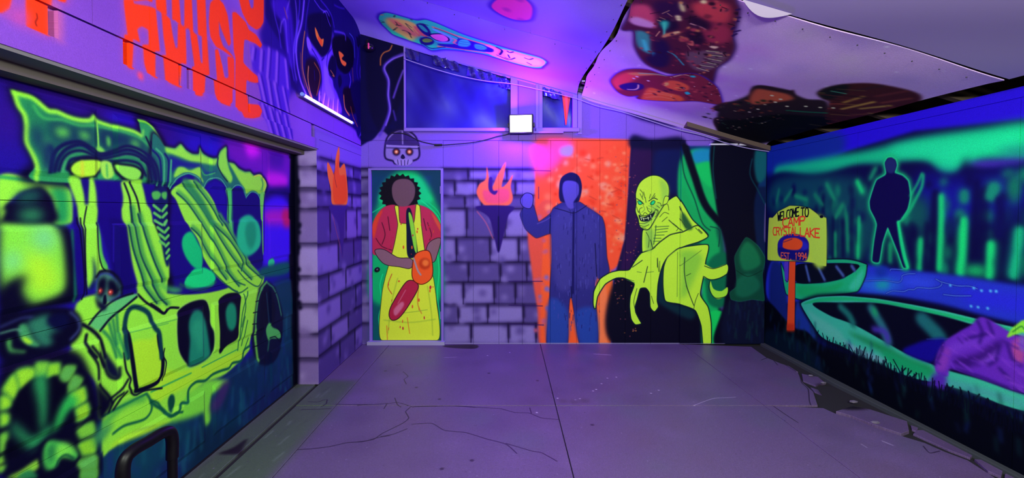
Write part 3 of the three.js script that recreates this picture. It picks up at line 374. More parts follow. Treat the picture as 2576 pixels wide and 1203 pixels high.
  B.s('#120c50', 22, '795,1581 792,1128 790,614', 4).s('#0c0838', 9, '519,1542 510,1325', 3).s('#0c0838', 9, '1052,1207 1062,1049 1073,812', 3).s('#0c0838', 8, '568,1630 676,1601 795,1571 893,1620 948,1660', 3).s('#0c0838', 10, '768,693 778,554', 3).s('#5a4a9c', 9, '362,1443 460,1483 519,1522', 4);
  B.f('#0f0a48', '621,1837 646,1984 754,2052 852,2013 892,1895 873,1758 833,1699 666,1699 627,1738', 4).f('#5448a8', '660,1856 685,1944 774,1954 848,1915 853,1797 794,1699 794,1630 735,1630 686,1719', 5).fo('#5a4cae', '#0c0838', 7, '165,1738 224,1807 303,1787 312,1699 283,1630 224,1630 175,1670', 3);
  // green wood behind, black tree
  B.f('#0a1a48', '2853,2372 3112,2372 3143,-10 2881,-10', 10, 0);
  B.f('#0c2f6a', '2061,2363 3065,2363 3071,1883 2065,1883', 10, 0).f('#12b060', '2062,2213 2382,2307 2479,2024 2530,1647 2500,-10 2333,-10 2302,793 2068,1457', 14).f('#1a8ac0', '2203,2307 2429,2325 2430,2166 2218,2166', 20).f('#14c864', '2218,2118 2430,2166 2443,1883 2338,1930', 14).f('#12d060', '2401,364 2601,364 2595,-10 2428,-10', 8).f('#0c5a48', '2083,1457 2392,1268 2556,1457 2613,507 2349,793', 24).f('#16a85c', '2079,1883 2223,1647 2438,1457 2536,1078 2419,888 2274,1268 2082,1552', 16).f('#0a6a4a', '2395,983 2631,1078 2637,507 2399,507', 14);
  B.s(INK, 84, '2108,2354 2219,2024 2365,1647 2628,1363', 10).s('#0a3a38', 12, '2061,2307 2101,2024 2222,1741 2319,1457 2415,1363', 5).s('#0a3a38', 10, '2414,1410 2524,1363 2516,1173', 4);
  B.f(INK, '2428,2391 2947,2391 3021,2118 2932,1647 2986,1078 3085,793 3095,-10 2490,-10 2590,507 2607,1078 2483,1647', 10).f('#0c1030', '2637,507 3065,507 3095,-10 2595,-10', 24);
  B.s('#0c5a5a', 10, '2452,2363 2441,2071 2482,1741', 6).s('#0c4a5a', 10, '2902,2213 2880,2024 2977,1836 3074,1647', 6).f('#0f5a6a', '2948,2330 3065,2330 3069,2024 2976,1930 2927,2118', 14).f('#5a4a90', '3060,1647 3079,1647 3084,1268 3055,1268', 5);
  for (let i = 0; i < 50; i++) { const u = rr(2640, 3060), v = rr(20, 500); B.s(rnd() < 0.5 ? '#12303c' : '#101a44', rr(5, 12), [[u, v], [u + rr(-20, 20), v + rr(60, 180)]], 8); }
  // plain hooded little shape on the trunk
  const imp = '2712,1054 2842,1277 2985,1173 3068,1031 3037,840 3054,626 3064,531 2922,545 2779,521 2675,545 2660,626 2739,698 2728,888';
  B.ring('#1f7a60', 10, imp, 5, 0.5).f('#0c4638', imp, 4, 0.5).f('#15704c', '2764,1078 2847,1230 2962,1135 3012,959 2823,888', 14).f('#12604a', '2753,793 2918,840 3015,698 2874,578 2731,602', 14).s('#06281e', 6, '2728,888 2871,817 3036,888', 3);
  // gaunt green ghoul
  const LG = '#c2f03c', OL = '#0a1c28';
  const arm = '2384,1296 2276,1233 2131,1188 2023,1142 1915,1051 1861,960 1825,851 1799,706 1792,523 1807,450 1765,396 1719,450 1709,615 1663,678 1591,669 1555,542 1529,450 1538,377 1584,286 1603,249 1539,240 1493,304 1474,450 1482,578 1527,724 1408,797 1300,797 1173,724 1083,578 1056,432 1038,487 1046,633 1118,779 1227,851 1335,879 1462,888 1534,997 1606,1088 1733,1133 1823,1215 1949,1305 2093,1342 2202,1396 2274,1414';
  const torso = '1622,1360 1695,1396 1766,1505 1838,1649 1945,1731 2017,1767 2091,1667 2201,1487 2384,1305 2094,1324 1949,1287 1769,1160 1715,1106 1624,1097 1614,1215';
  const leg = '1950,1106 2095,1160 2385,1188 2359,997 2334,815 2300,596 2392,450 2430,268 2433,-16 2351,-16 2321,231 2247,414 2064,487 1901,523 1872,706 1879,924';
  B.f('#0a2a3a', '1825,960 1914,1070 1881,742 1919,523 2101,469 2247,396 2175,304 1828,487 1791,633', 20);
  for (const p of [leg, torso, arm]) B.ring(OL, 24, p, 4, 0.6).f(LG, p, 2, 0.6);
  B.f(LG, '2342,960 2460,915 2614,960 2615,851 2497,788 2389,788 2334,824', 3).s(OL, 8, '2351,942 2460,910 2605,960', 3).s(OL, 10, '2343,815 2425,775 2534,797 2615,842', 3).f('#a8e83c', '2425,760 2462,669 2553,642 2626,687 2617,596 2518,545 2445,596 2417,687', 3).s(OL, 8, '2416,760 2408,669 2482,560 2618,578', 3);
  B.f('#8fd040', '2059,1106 2313,1070 2243,815 2100,560 1990,742', 30).f(LG, '1915,997 2060,1070 2063,596 1918,596', 24).f('#8fc84a', '1659,1360 1749,1360 1733,1142 1660,1142', 18);
  for (const p of ['2114,1042 2112,870 2144,687 2228,469', '1929,1487 2002,1423 2084,1360', '1797,1033 1798,924', '1680,933 1636,742', '1498,924 1616,1006', '2274,1378 2320,1333', '1714,1251 1742,1142', '2055,1649 2110,1505 2183,1414']) B.s(OL, 8, p, 3);
  for (const p of ['1763,1405 1930,1414', '1767,1369 1921,1387', '1786,1338 1912,1351', '1761,1305 1876,1309', '1750,1269 1840,1269', '1747,1233 1823,1236']) B.s('#2a5a34', 7, p, 3);
  B.s('#2a5a34', 9, '1776,1423 1768,1305 1750,1197', 3).f('#2a5a34', '2091,1577 2202,1396 2129,1378 2074,1487', 12);
  const head = '1544,1685 1538,1812 1592,1938 1708,2010 1817,2001 1908,1920 1923,1794 1873,1685 1820,1595 1766,1505 1686,1382 1595,1405 1567,1505 1534,1595';
  B.ring(OL, 20, head, 4).f(LG, head, 2).f('#9fd848', '1817,1974 1908,1902 1918,1776 1855,1685 1836,1830', 18).fo(LG, OL, 5, '1856,1667 1882,1767 1927,1758 1910,1695 1874,1664', 2).f('#a4dc48', '1729,1667 1837,1667 1766,1523 1676,1414 1604,1432 1694,1523', 14);
  B.fo('#22d87a', OL, 6, '1707,1685 1738,1718 1765,1707 1747,1675 1720,1667', 2).fo('#22d87a', OL, 6, '1557,1713 1593,1707 1611,1682 1575,1671', 2).s(OL, 8, '1689,1713 1746,1749 1792,1731', 3).s(OL, 8, '1544,1743 1593,1713 1629,1676', 3).s(OL, 5, '1647,1758 1656,1695', 3).s(OL, 5, '1583,1803 1620,1731', 3).s(OL, 5, '1761,1803 1728,1749', 3);
  B.s(OL, 7, '1576,1595 1594,1550 1639,1537 1694,1555 1729,1595', 3).f('#101828', '1571,1550 1630,1523 1730,1568 1766,1586 1730,1514 1676,1472 1595,1477', 3).s('#d8f090', 8, '1594,1523 1640,1505 1694,1514', 3).s(OL, 5, '1568,1450 1640,1447 1730,1496', 2).s('#5a8a3c', 5, '1620,1667 1639,1613 1603,1577', 3).s('#5a8a3c', 5, '1684,1658 1738,1640 1784,1595', 3).s('#5a8a3c', 5, '1675,1631 1729,1604', 3);
  for (const p of ['1583,1848 1620,1803 1611,1758', '1628,1821 1642,1749', '1710,1794 1696,1743', '1764,1776 1746,1749', '1792,1695 1828,1685 1838,1649', '1783,1658 1820,1631', '1765,1622 1793,1595 1784,1559', '1545,1646 1558,1595 1570,1577', '1567,1577 1585,1622 1612,1635', '1666,1646 1684,1595 1715,1577', '1621,1544 1643,1577 1675,1555', '1739,1577 1784,1613 1806,1577 1766,1523', '1586,1423 1640,1410 1694,1432', '1608,1396 1659,1387', '1838,1658 1910,1676 1928,1604', '1820,1523 1874,1577 1929,1559', '1848,1468 1911,1523', '1975,1450 2039,1396 2021,1360', '2056,1505 2129,1396', '2238,1396 2311,1324', '1659,1342 1696,1269 1687,1160', '1724,1133 1769,1160', '1797,1015 1807,924 1816,870', '1824,997 1822,870', '1554,669 1519,523 1529,432', '1728,578 1755,487', '2281,615 2246,523 2228,432', '2135,706 2172,615', '2134,824 2188,851']) B.s('#27401f', 6, p, 2.5);
  for (const p of ['1594,1519 1607,1490', '1625,1508 1633,1483', '1679,1523 1687,1494', '1712,1544 1719,1512']) B.s('#e4f4b0', 8, p, 1.5);
  for (const p of ['1409,788 1518,760', '1436,769 1527,738', '1553,870 1608,860', '1662,860 1753,870']) B.s('#3a6a30', 5, p, 2);
  B.s('#2a4a2c', 4, '2061,942 2313,1128', 3).s('#2a4a2c', 4, '2037,1106 2036,569', 3);
  // sill line: bare white-purple strip along the floor
  B.s('#8a7cae', 14, [[-760, 8], [2600, 8]], 4); B.grain(0.1);
}
// ---------- right wall: night lake with boats and the camp sign ----------
const R = new Mural(-5.14, -1.2, 0, 2.45, 510, '#070a3a');
{
  const INK = '#04051c', GRN = '#18ec70';
  R.f('#2612c4', '-5136,2405 -2573,2340 -2351,2351 -2344,2026 -2569,2139 -3259,2197 -4044,2120 -5129,2073', 12, 0).f('#12308a', '-5135,2381 -4049,2344 -4043,2083 -5128,2026', 40);
  // green cloud band
  R.f('#12d47c', '-4916,2099 -4478,2109 -4079,2112 -3717,2111 -3486,2122 -3239,2134 -2870,2124 -2568,2115 -2285,2106 -2281,1910 -2564,1911 -2787,1930 -2865,1887 -2949,1859 -3057,1869 -3154,1946 -3344,1988 -3507,1975 -3799,1995 -4248,1952 -4866,1975', 30);
  R.f('#1cf090', '-3461,2097 -3138,2107 -2790,2084 -2576,2085 -2574,1967 -2867,1957 -2949,1886 -3039,1886 -3135,1982 -3390,2014', 40).f('#1a9a80', '-2713,1971 -2566,1981 -2283,1994 -2281,1896 -2564,1903', 30).f('#5a3ac0', '-2866,1913 -2564,1895 -2563,1848 -2785,1861', 24);
  // dark wood and lit trunks
  R.f('#060a3c', '-5011,1971 -4247,1939 -3799,1983 -3507,1953 -3184,1949 -3047,1850 -2949,1841 -2883,1950 -2817,1873 -2279,1826 -2269,1322 -4991,1001', 24);
  R.f('#0c4a50', '-4913,1948 -3855,1895 -3574,1609 -3645,1227 -4092,1158 -4168,1535 -5003,1586', 50).f('#12148a', '-3233,1846 -2864,1799 -2562,1824 -2558,1604 -2858,1517 -3126,1549', 60).f('#0c5a50', '-3338,1710 -3128,1645 -3173,1411 -3311,1465', 50);
  const trunks = [['-4863,1840 -4907,1692', 36, '#179a5c'], ['-4638,1828 -4767,1703', 40, '#179a5c'], ['-4594,1756 -4411,1708', 60, '#17a05c'], ['-4141,1854 -4037,1698', 60, '#17a060'], ['-4298,1758 -4188,1651', 60, '#138a58'], ['-3782,1854 -3724,1759', 60, GRN], ['-3941,1647 -4018,1537', 70, '#179a5c'], ['-3910,1635 -3883,1443 -3871,1229', 32, '#17b060'], ['-4023,1388 -4018,1165', 50, '#17b85c'], ['-3754,1541 -3755,1379 -3760,1181', 46, GRN], ['-3594,1951 -3645,1867', 50, '#17a060'], ['-3049,1700 -3045,1512 -3052,1173', 64, GRN], ['-2895,1712 -2894,1668', 90, '#138a68'], ['-2895,1534 -2900,1337 -2909,1166', 80, GRN], ['-2722,1738 -2736,1689', 130, '#14906a'], ['-2730,1386 -2737,1174', 76, GRN], ['-2577,1477 -2587,1349 -2605,1194', 76, '#16c078'], ['-3193,1381 -3198,1153', 56, GRN], ['-3445,1332 -3442,1184', 46, '#16c060'], ['-2692,1671 -2675,1555 -2687,1439', 60, '#0a0c4a'], ['-2471,1603 -2464,1238', 80, '#16c078'], ['-2356,1675 -2348,1255', 80, '#149a68']];
  for (const [p, w, c] of trunks) R.s(c, w * 0.7, p, 26);
  for (let i = 0; i < 190; i++) R.o(['#0f7a54', '#0a1048', '#129a60', '#0a2a50', '#06083a'][i % 5], Math.round(rr(-5000, -1400)) + ',' + Math.round(rr(1000, 1850)), rr(10, 34), 22, rr(20, 70));
  for (let i = 0; i < 26; i++) { const u = rr(-4900, -1400); R.s('#06083a', rr(14, 40), [[u, rr(1050, 1200)], [u + rr(-20, 20), rr(1500, 1800)]], 18); }
  for (const [p, w, c] of trunks) R.s(c, w * 0.5, p, 13);
  R.f('#16b85c', '-2868,1225 -2765,1238 -2763,1170 -2867,1163', 24);
  // still water
  R.f('#2438b8', '-4991,1001 -4537,1054 -3669,1134 -3441,1131 -3070,1147 -2891,1150 -2695,1147 -2548,1147 -2215,1157 -2210,918 -2543,895 -3113,930 -3833,853 -4981,534', 14);
  R.f('#2a78d0', '-3721,989 -3439,1046 -3324,1033 -3437,950 -3692,914', 40).f('#1aa8a0', '-3562,1004 -3463,1031 -3462,967 -3560,949', 24).f('#3450d8', '-3325,1084 -3069,1095 -3135,1026 -3302,1016', 30).f('#14206a', '-4989,909 -4797,935 -4744,585 -4981,534', 30).f('#2a2ad0', '-2873,1069 -2547,1086 -2256,1085 -2254,997 -2545,979 -2871,985', 40).f('#16389a', '-3564,1136 -3465,1138 -3488,1060 -3563,1048', 20);
  for (const p of ['-3707,986 -3499,1025 -3369,1031 -3336,1062 -3336,1088 -3282,1111 -3229,1119', '-3473,922 -3414,954 -3323,966 -3279,990 -3237,997 -3206,1018 -3115,1029 -3049,1051 -3031,1082 -3074,1104', '-3040,1090 -2933,1080 -2849,1091 -2800,1082', '-3018,1003 -2934,1010 -2838,1029', '-3441,1109 -3429,1127 -3326,1136']) R.s('#0c1470', 9, p, 4).s('#6aa8f0', 4, p, 2);
  R.o('#5ac8e8', '-2822,1083 -2776,1075 -2724,1082 -2693,1086 -2972,1075 -2836,960 -2794,963 -2738,968', 9, 4);
  // sedge at the near shore, left of the boats
  R.f('#16286a', '-4990,960 -4764,958 -4711,659 -4679,268 -4975,249', 20).f('#1c3a8a', '-4551,601 -4443,596 -4257,331 -4544,306', 14);
  // small boat
  const b1 = '-4814,1014 -4691,846 -4555,830 -4193,891 -3918,981 -3735,1119 -3663,1134 -3675,1031 -3760,883 -4083,783 -4466,663 -4711,674 -4774,833';
  R.f('#1cc870', b1, 3, 0.5).ring(INK, 9, b1, 4, 0.5).f('#3ad890', '-3852,904 -3734,1058 -3698,1087 -3718,976 -3775,899', 14).f('#18c05c', '-4511,801 -4120,869 -3917,943 -4049,829 -4467,707', 14).f('#1cc06c', '-4125,1123 -3858,1153 -3663,1134 -3735,1113 -3857,1122 -4125,1094', 3).s(INK, 7, '-4125,1129 -3858,1161 -3678,1140 -3663,1116', 3);
  R.f(INK, '-4559,1015 -4125,1088 -3857,1121 -3742,1112 -3855,1016 -4085,922 -4534,834', 3);
  for (const p of ['-4411,1026 -4357,885', '-4234,1035 -4148,925', '-4002,1072 -3918,1000', '-3825,1101 -3794,1068']) R.s('#4a6a9a', 32, p, 9);
  R.f('#5a3ab0', '-4754,1021 -4683,1030 -4691,823 -4738,838', 4).s(INK, 6, '-4683,1030 -4686,831 -4738,831', 2);
  // long boat
  const b2 = '-4475,618 -4247,737 -3914,816 -3561,863 -3266,880 -3006,888 -2785,885 -2629,886 -2490,886 -2252,880 -2244,485 -2533,401 -2656,387 -2816,388 -3044,361 -3199,330 -3371,317 -3632,326 -3937,349 -4109,348 -4220,384';
  R.ring(INK, 46, b2, 16, 0.5).f('#3ccc92', b2, 3, 0.5);
  R.f('#1cc86c', '-4444,627 -4228,729 -3914,806 -3561,851 -3266,870 -3006,873 -2784,876 -2629,873 -2628,847 -2826,852 -3054,847 -3382,839 -3561,828 -3850,785 -4117,722 -4303,666', 4).f('#1c9a50', '-3844,504 -3501,498 -3303,462 -3096,462 -3105,397 -3373,416 -3722,465', 20);
  R.f('#5ad09c', '-4381,581 -4262,553 -3940,477 -3905,384 -4074,386 -4221,425', 20).f('#7ac0b0', '-3906,410 -3720,393 -3551,389 -3447,368 -3550,331 -3779,337', 16).f('#16b060', '-3500,452 -3315,447 -3106,428 -3115,373 -3255,350 -3422,366', 20).f('#4ab09c', '-2987,413 -2775,442 -2534,459 -2533,417 -2695,404 -2949,380', 20);
  R.f(INK, '-4303,662 -3913,755 -3561,826 -3265,843 -3006,849 -2784,840 -2628,847 -2489,838 -2251,836 -2245,543 -2535,500 -2776,496 -2969,479 -3097,482 -3304,494 -3501,532 -3784,583 -4079,597', 4);
  for (const [p, w, c] of [['-3945,707 -3847,654 -3799,591', 70, '#1c7a62'], ['-3614,770 -3504,646 -3450,536', 78, '#2a7a74'], ['-3583,601 -3477,608 -3450,547', 50, '#4a3aa0'], ['-3166,789 -3071,722 -3041,691', 110, '#1c7068'], ['-3586,764 -3572,732', 50, '#1cb060']]) R.s(c, w, p, 18);
  R.f('#140a86', '-3316,501 -3205,601 -3090,666 -2993,691 -3048,569 -3107,488', 10).s('#2a4a8a', 5, '-3131,652 -2974,703', 3);
  // plain violet figure slumped over the gunwale
  R.f('#6a2cb4', '-3011,660 -2911,767 -2834,836 -2785,899 -2736,902 -2674,878 -2614,851 -2542,839 -2251,836 -2245,558 -2535,508 -2697,501 -2861,500 -2960,492 -2978,436 -3045,430 -3067,503', 6).f('#7a3cc4', '-2964,665 -2849,729 -2734,782 -2673,835 -2733,746 -2865,668 -2953,601', 18).f('#8a3cb0', '-3029,605 -2963,636 -2971,537 -3007,455 -3056,446', 14);
  R.f('#8a4cd0', '-2796,626 -2732,693 -2671,748 -2685,673 -2746,612', 10).f('#3a1470', '-2952,563 -2796,654 -2702,756 -2642,792 -2686,708 -2795,590 -2862,538', 16).f('#6a2cb0', '-2715,610 -2624,617 -2537,624 -2535,525 -2651,528', 20).f('#b04a90', '-2605,777 -2564,832 -2541,822 -2539,698 -2582,683', 10).f('#7a5ab8', '-2564,832 -2542,855 -2540,756 -2562,765', 8);
  for (const p of ['-2801,881 -2767,808 -2781,731', '-2736,888 -2703,809', '-3011,660 -3029,576 -3076,479', '-2951,505 -2777,514 -2621,506 -2535,508', '-2671,748 -2684,656 -2730,604', '-2668,609 -2608,563', '-2627,779 -2596,687 -2553,668', '-2866,733 -2734,808']) R.s('#2a0f62', 14, p, 9);
  R.clip('-3011,660 -2911,767 -2834,836 -2785,899 -2736,902 -2674,878 -2614,851 -2542,839 -2251,836 -2245,558 -2535,508 -2697,501 -2861,500 -2960,492 -2978,436 -3045,430 -3067,503', () => {for (let i = 0; i < 60; i++) R.s(['#8a44c8', '#4a1c88', '#7434bc'][i % 3], rr(5, 12), [[-2580 - rr(-100, 620), rr(420, 830)]].flatMap(([u, v]) => [[u, v], [u + rr(30, 90), v + rr(-40, 10)]]), 6); });
  R.f('#8cf03c', '-2628,813 -2607,870 -2566,924 -2544,942 -2492,951 -2490,854 -2542,868 -2585,843', 4).s('#2a8a2c', 6, '-2600,855 -2558,901 -2543,888', 3).f('#5a2ca8', '-3065,423 -2987,433 -2995,332 -3061,243 -3133,253', 16).f('#3a1a90', '-3145,310 -3063,323 -3013,304 -3061,203 -3122,216', 24);
  // grass bank
  R.f('#020510', '-5096,510 -4627,350 -4381,354 -4158,281 -3571,332 -3219,304 -2931,336 -2531,340 -2215,350 -2208,39 -2524,2 -3562,-68 -5083,-106', 10).f('#071a26', '-5050,189 -4561,239 -4208,146 -4203,-89 -5045,-46', 24);
  for (const p of ['-4221,411 -4238,337', '-4165,400 -4135,313', '-4110,388 -4090,314', '-4022,401 -4038,317', '-3938,374 -3952,292', '-3842,392 -3778,325', '-3721,417 -3734,340', '-3663,423 -3704,313', '-3593,422 -3632,302', '-3473,404 -3433,294', '-3398,408 -3336,331', '-3460,386 -3497,304', '-3290,380 -3335,320', '-3244,376 -3300,290', '-3200,371 -3265,293', '-2939,384 -2994,283', '-2894,393 -2866,310', '-2841,387 -2814,315', '-2774,397 -2823,311', '-2726,391 -2693,334', '-2663,374 -2693,317', '-2619,378 -2589,332']) R.s('#06141e', 9, p, 2);
  for (let i = 0; i < 140; i++) { const u = rr(-5000, -1300), v = rr(20, 380); R.s(['#0f3c3e', '#122a60', '#0a3026', '#164a46'][i % 4], rr(6, 14), [[u, v], [u + rr(-25, 25), v + rr(50, 130)]], 12); }
  for (let i = 0; i < 120; i++) { const u = -2450 - i * 14 - rr(0, 10); R.s('#04081c', 7, [[u, 250 + rr(-20, 20)], [u + rr(-24, 24), 330 + rr(0, 60)]], 2); }
  // plain dark walker edged in green
  const man = '-3507,1985 -3484,2020 -3448,2021 -3412,1996 -3400,1952 -3416,1897 -3353,1870 -3302,1821 -3283,1708 -3303,1608 -3357,1525 -3385,1504 -3348,1360 -3317,1239 -3294,1160 -3327,1156 -3374,1265 -3447,1417 -3472,1459 -3518,1327 -3546,1171 -3610,1175 -3594,1343 -3572,1477 -3592,1532 -3639,1609 -3647,1677 -3610,1787 -3579,1851 -3505,1883 -3493,1904';
  R.ring('#14d068', 40, man, 18, 0.5).ring('#2cf88c', 16, man, 5, 0.5).f('#0a0640', man, 4, 0.5).f('#1c2a5c', '-3505,1985 -3477,2014 -3442,2015 -3412,1985 -3405,1943 -3428,1898 -3475,1902 -3497,1941', 4);
  R.s('#18f078', 26, '-3379,1504 -3353,1360 -3323,1239 -3294,1160', 6);
  R.s('#16d070', 16, '-3283,1708 -3232,1786 -3193,1872', 8).s('#16d070', 20, '-3182,1861 -3191,1774 -3240,1677 -3292,1587 -3345,1525', 9);
  // camp sign and post
  R.f('#ff5420', '-4670,1048 -4568,1060 -4568,319 -4696,284', 3, 0).s(INK, 6, '-4568,1047 -4570,872 -4568,319', 2, 0).f('#d83a18', '-4697,353 -4570,386 -4572,305 -4699,269', 12, 0);
  const board = '-5045,1508 -4974,1516 -4871,1589 -4678,1651 -4537,1646 -4367,1621 -4260,1564 -4225,1531 -4138,1523 -4129,1063 -4284,1074 -4584,1058 -5059,1018';
  R.ring(INK, 9, board, 5, 0.2).f('#ccff3e', board, 3, 0.2).f('#c0f844', '-4364,1494 -4158,1510 -4148,1072 -4320,1089', 20);
  R.f(INK, '-4225,1546 -4188,1551 -4183,1529 -4216,1526', 2);
  const disc = '-4875,1196 -4842,1270 -4734,1326 -4610,1346 -4472,1336 -4387,1287 -4373,1224 -4393,1132 -4448,1074 -4584,1072 -4729,1062 -4839,1086';
  R.f('#241a86', disc, 3).f('#14106a', '-4874,1168 -4818,1180 -4606,1171 -4469,1177 -4377,1211 -4384,1120 -4448,1071 -4729,1062 -4850,1085', 6).f('#2c2ca8', '-4490,1280 -4396,1261 -4386,1210 -4469,1190', 10).f('#ff5a20', '-4786,1218 -4755,1276 -4589,1307 -4481,1281 -4470,1229 -4527,1185 -4668,1172 -4774,1184', 4).s('#14106a', 6, '-4776,1246 -4712,1265 -4629,1291', 3).ring('#4a3a5a', 5, disc, 3);
  // hand-brushed letters
  const GL = { W: '0,6 1,0 2,4 3,0 4,6', E: '4,6 0,6 0,0 4,0|0,3 3,3', L: '0,6 0,0 4,0', C: '4,6 1,6 0,4 0,2 1,0 4,0', O: '1,6 3,6 4,4 4,2 3,0 1,0 0,2 0,4 1,6', M: '0,0 0,6 2,2 4,6 4,0', T: '0,6 4,6|2,6 2,0', A: '0,0 2,6 4,0|1,2 3,2', P: '0,0 0,6 3,6 4,5 3,3 0,3', R: '0,0 0,6 3,6 4,5 3,3 0,3|2,3 4,0', Y: '0,6 2,3 4,6|2,3 2,0', S: '4,6 1,6 0,5 1,3 3,3 4,1 3,0 0,0', K: '0,6 0,0|4,6 0,3 4,0', 1: '1,5 2,6 2,0', 9: '4,4 3,3 1,3 0,4 1,6 3,6 4,4 4,1 3,0', 4: '3,0 3,6 0,2 4,2', '.': '1,0 2,0' };
  // lay a word along a straight edge from a to b, letters h millimetres tall
  const word = (text, ends, h, color, w) => {
    const [a, b] = ends.split(' ').map((q) => q.split(',').map(Number)), n = text.length, dx = (b[0] - a[0]) / n, dy = (b[1] - a[1]) / n;
    [...text].forEach((ch, i) => { for (const part of (GL[ch] || '').split('|')) if (part) R.s(color, w, part.split(' ').map((q) => q.split(',').map(Number)).map(([x, y]) => [a[0] + dx * (i + x / 5), a[1] + dy * (i + x / 5) + y / 6 * h]), 1.2, 0.15); });
  };
  word('WELCOME', '-4881,1482 -4519,1546', 88, '#0a0a14', 15); word('TO', '-4496,1537 -4373,1538', 88, '#0a0a14', 15);
  word('CAMP', '-4790,1421 -4415,1454', 86, '#ff4624', 16);
  word('CRYSTAL', '-4962,1317 -4521,1338', 84, '#ff4624', 14); word('LAKE', '-4503,1332 -4212,1330', 86, '#ff4624', 15);
  word('EST.', '-4811,1060 -4614,1071', 66, '#ff6a3c', 11); word('1994', '-4580,1079 -4393,1096', 66, '#ff6a3c', 11);
  R.grain(0.14);
}
// ---------- ceiling sheets: paintings on white board, the left coloured with violet lamp light ----------
const CL = new Mural(-1.8, 0.86, 2.4, 5.2, 520, '#8c72de');  // violet base holds the lamp light that falls on a white sheet
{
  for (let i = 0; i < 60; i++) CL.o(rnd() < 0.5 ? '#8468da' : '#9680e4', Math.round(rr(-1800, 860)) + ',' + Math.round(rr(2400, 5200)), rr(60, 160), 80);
  const INK = '#1a0a50';
  const body = '-1378,4664 -1320,4521 -1226,4411 -1135,4387 -1050,4383 -910,4368 -804,4290 -714,4290 -613,4317 -430,4369 -202,4393 -11,4407 182,4401 336,4404 412,4473 384,4610 366,4685 279,4748 72,4778 -137,4786 -263,4795 -480,4874 -705,4957 -875,5041 -973,5002 -1161,4987 -1313,4968 -1378,4832';
  CL.ring('#2c14a0', 40, body, 14, 0.7).f('#34ff9a', body, 4, 0.7);
  CL.f('#ffff58', '-1288,4606 -1168,4484 -1017,4438 -933,4478 -894,4599 -988,4822 -1090,4979 -1200,4930 -1286,4868 -1316,4734', 20).f('#ffb860', '-1249,4580 -1170,4520 -1078,4630 -969,4728 -1042,4840 -1172,4751', 20);
  CL.clip(body, () => { for (let i = 0; i < 44; i++) { const u = rr(-1600, -850), v = rr(4000, 4850); CL.s(i % 3 ? '#3a4a2a' : '#ff8a4a', rr(8, 16), [[u, v], [u + rr(-60, 60), v + rr(-80, 80)], [u + rr(-90, 90), v + rr(-120, 120)]], 5); } });
  CL.f('#f08a5a', '-978,4545 -928,4529 -826,4667 -925,4756 -959,4682', 10);
  CL.f('#ffc0b0', '-255,4656 -197,4448 -89,4467 67,4429 222,4432 354,4433 398,4495 369,4623 277,4713 72,4755 -136,4762', 6).f('#fff0e4', '-11,4510 185,4482 342,4486 352,4614 194,4700 30,4696', 16);
  CL.f('#20186a', '-928,4458 -839,4399 -802,4536 -830,4689 -892,4674 -932,4550', 6).f('#30d890', '-915,4466 -865,4451 -830,4554 -861,4595 -900,4547', 5).f('#20186a', '-988,4905 -910,4766 -838,4735 -811,4818 -857,4938 -973,5002', 6).f('#7ae03a', '-956,4892 -899,4795 -837,4775 -828,4820 -876,4898 -943,4936', 5);
  CL.fo('#ff8ab0', INK, 20, '-831,4651 -760,4567 -674,4521 -618,4578 -632,4678 -709,4754 -789,4741', 4).f('#ff8ab8', '-794,4625 -704,4561 -669,4595 -759,4659', 10);
  CL.f('#80d0ff', '-774,4461 -710,4454 -580,4532 -609,4692 -640,4735 -714,4789 -792,4804 -633,4689 -610,4572 -688,4513', 5);
  CL.s('#ff9a6a', 34, '-749,4409 -658,4419 -515,4448 -362,4471 -167,4465 -74,4517 -92,4638', 6).s(INK, 10, '-735,4417 -630,4435 -499,4512 -546,4707 -779,4880', 4);
  CL.f('#2a1490', '-781,4892 -573,4727 -499,4512 -324,4483 -169,4528 -139,4567 -174,4658 -343,4746 -609,4884', 6).s('#ff9a7a', 26, '-568,4562 -539,4580 -576,4688 -546,4707', 6).s('#ff8a6a', 26, '-789,4942 -609,4884 -346,4781 -176,4703', 6).s(INK, 22, '-104,4458 -50,4509 -76,4647', 4);
  CL.f('#40ffb0', '-495,4549 -410,4487 -383,4586 -439,4711 -533,4739', 6).f('#40ffb0', '-337,4552 -263,4517 -210,4559 -255,4656 -338,4677', 6);
  for (const p of ['-491,4585 -384,4547', '-515,4653 -390,4622', '-332,4589 -227,4582', '-335,4632 -254,4634']) CL.s('#14806a', 8, p, 3);
  CL.s('#2a9ad0', 20, '-970,4989 -845,5018 -701,4932 -479,4862', 5).s(INK, 9, '-968,4976 -870,5015 -697,4907', 3);
  for (const p of ['5,4477 29,4500 67,4449', '13,4576 30,4651', '-19,4691 38,4690 86,4606', '187,4524 235,4530 271,4478', '216,4635 266,4663', '-109,4684 -44,4711 14,4733']) CL.s(INK, 15, p, 4);
  // pink blot half out of view
  const blot = '-128,3600 -80,3446 -8,3357 108,3313 194,3404 204,3580 170,3664 56,3724 -60,3692';
  CL.ring('#3a18b8', 50, blot, 16).f('#ff3aa8', blot, 6); CL.clip(blot, () => { for (let i = 0; i < 40; i++) CL.o('#c82a98', Math.round(rr(-300, 700)) + ',' + Math.round(rr(3100, 3900)), rr(16, 40), 14); });
  CL.grain(0.06);
}
const CR = new Mural(0.82, 3.12, 2.4, 5.2, 520, '#c6a2d8');
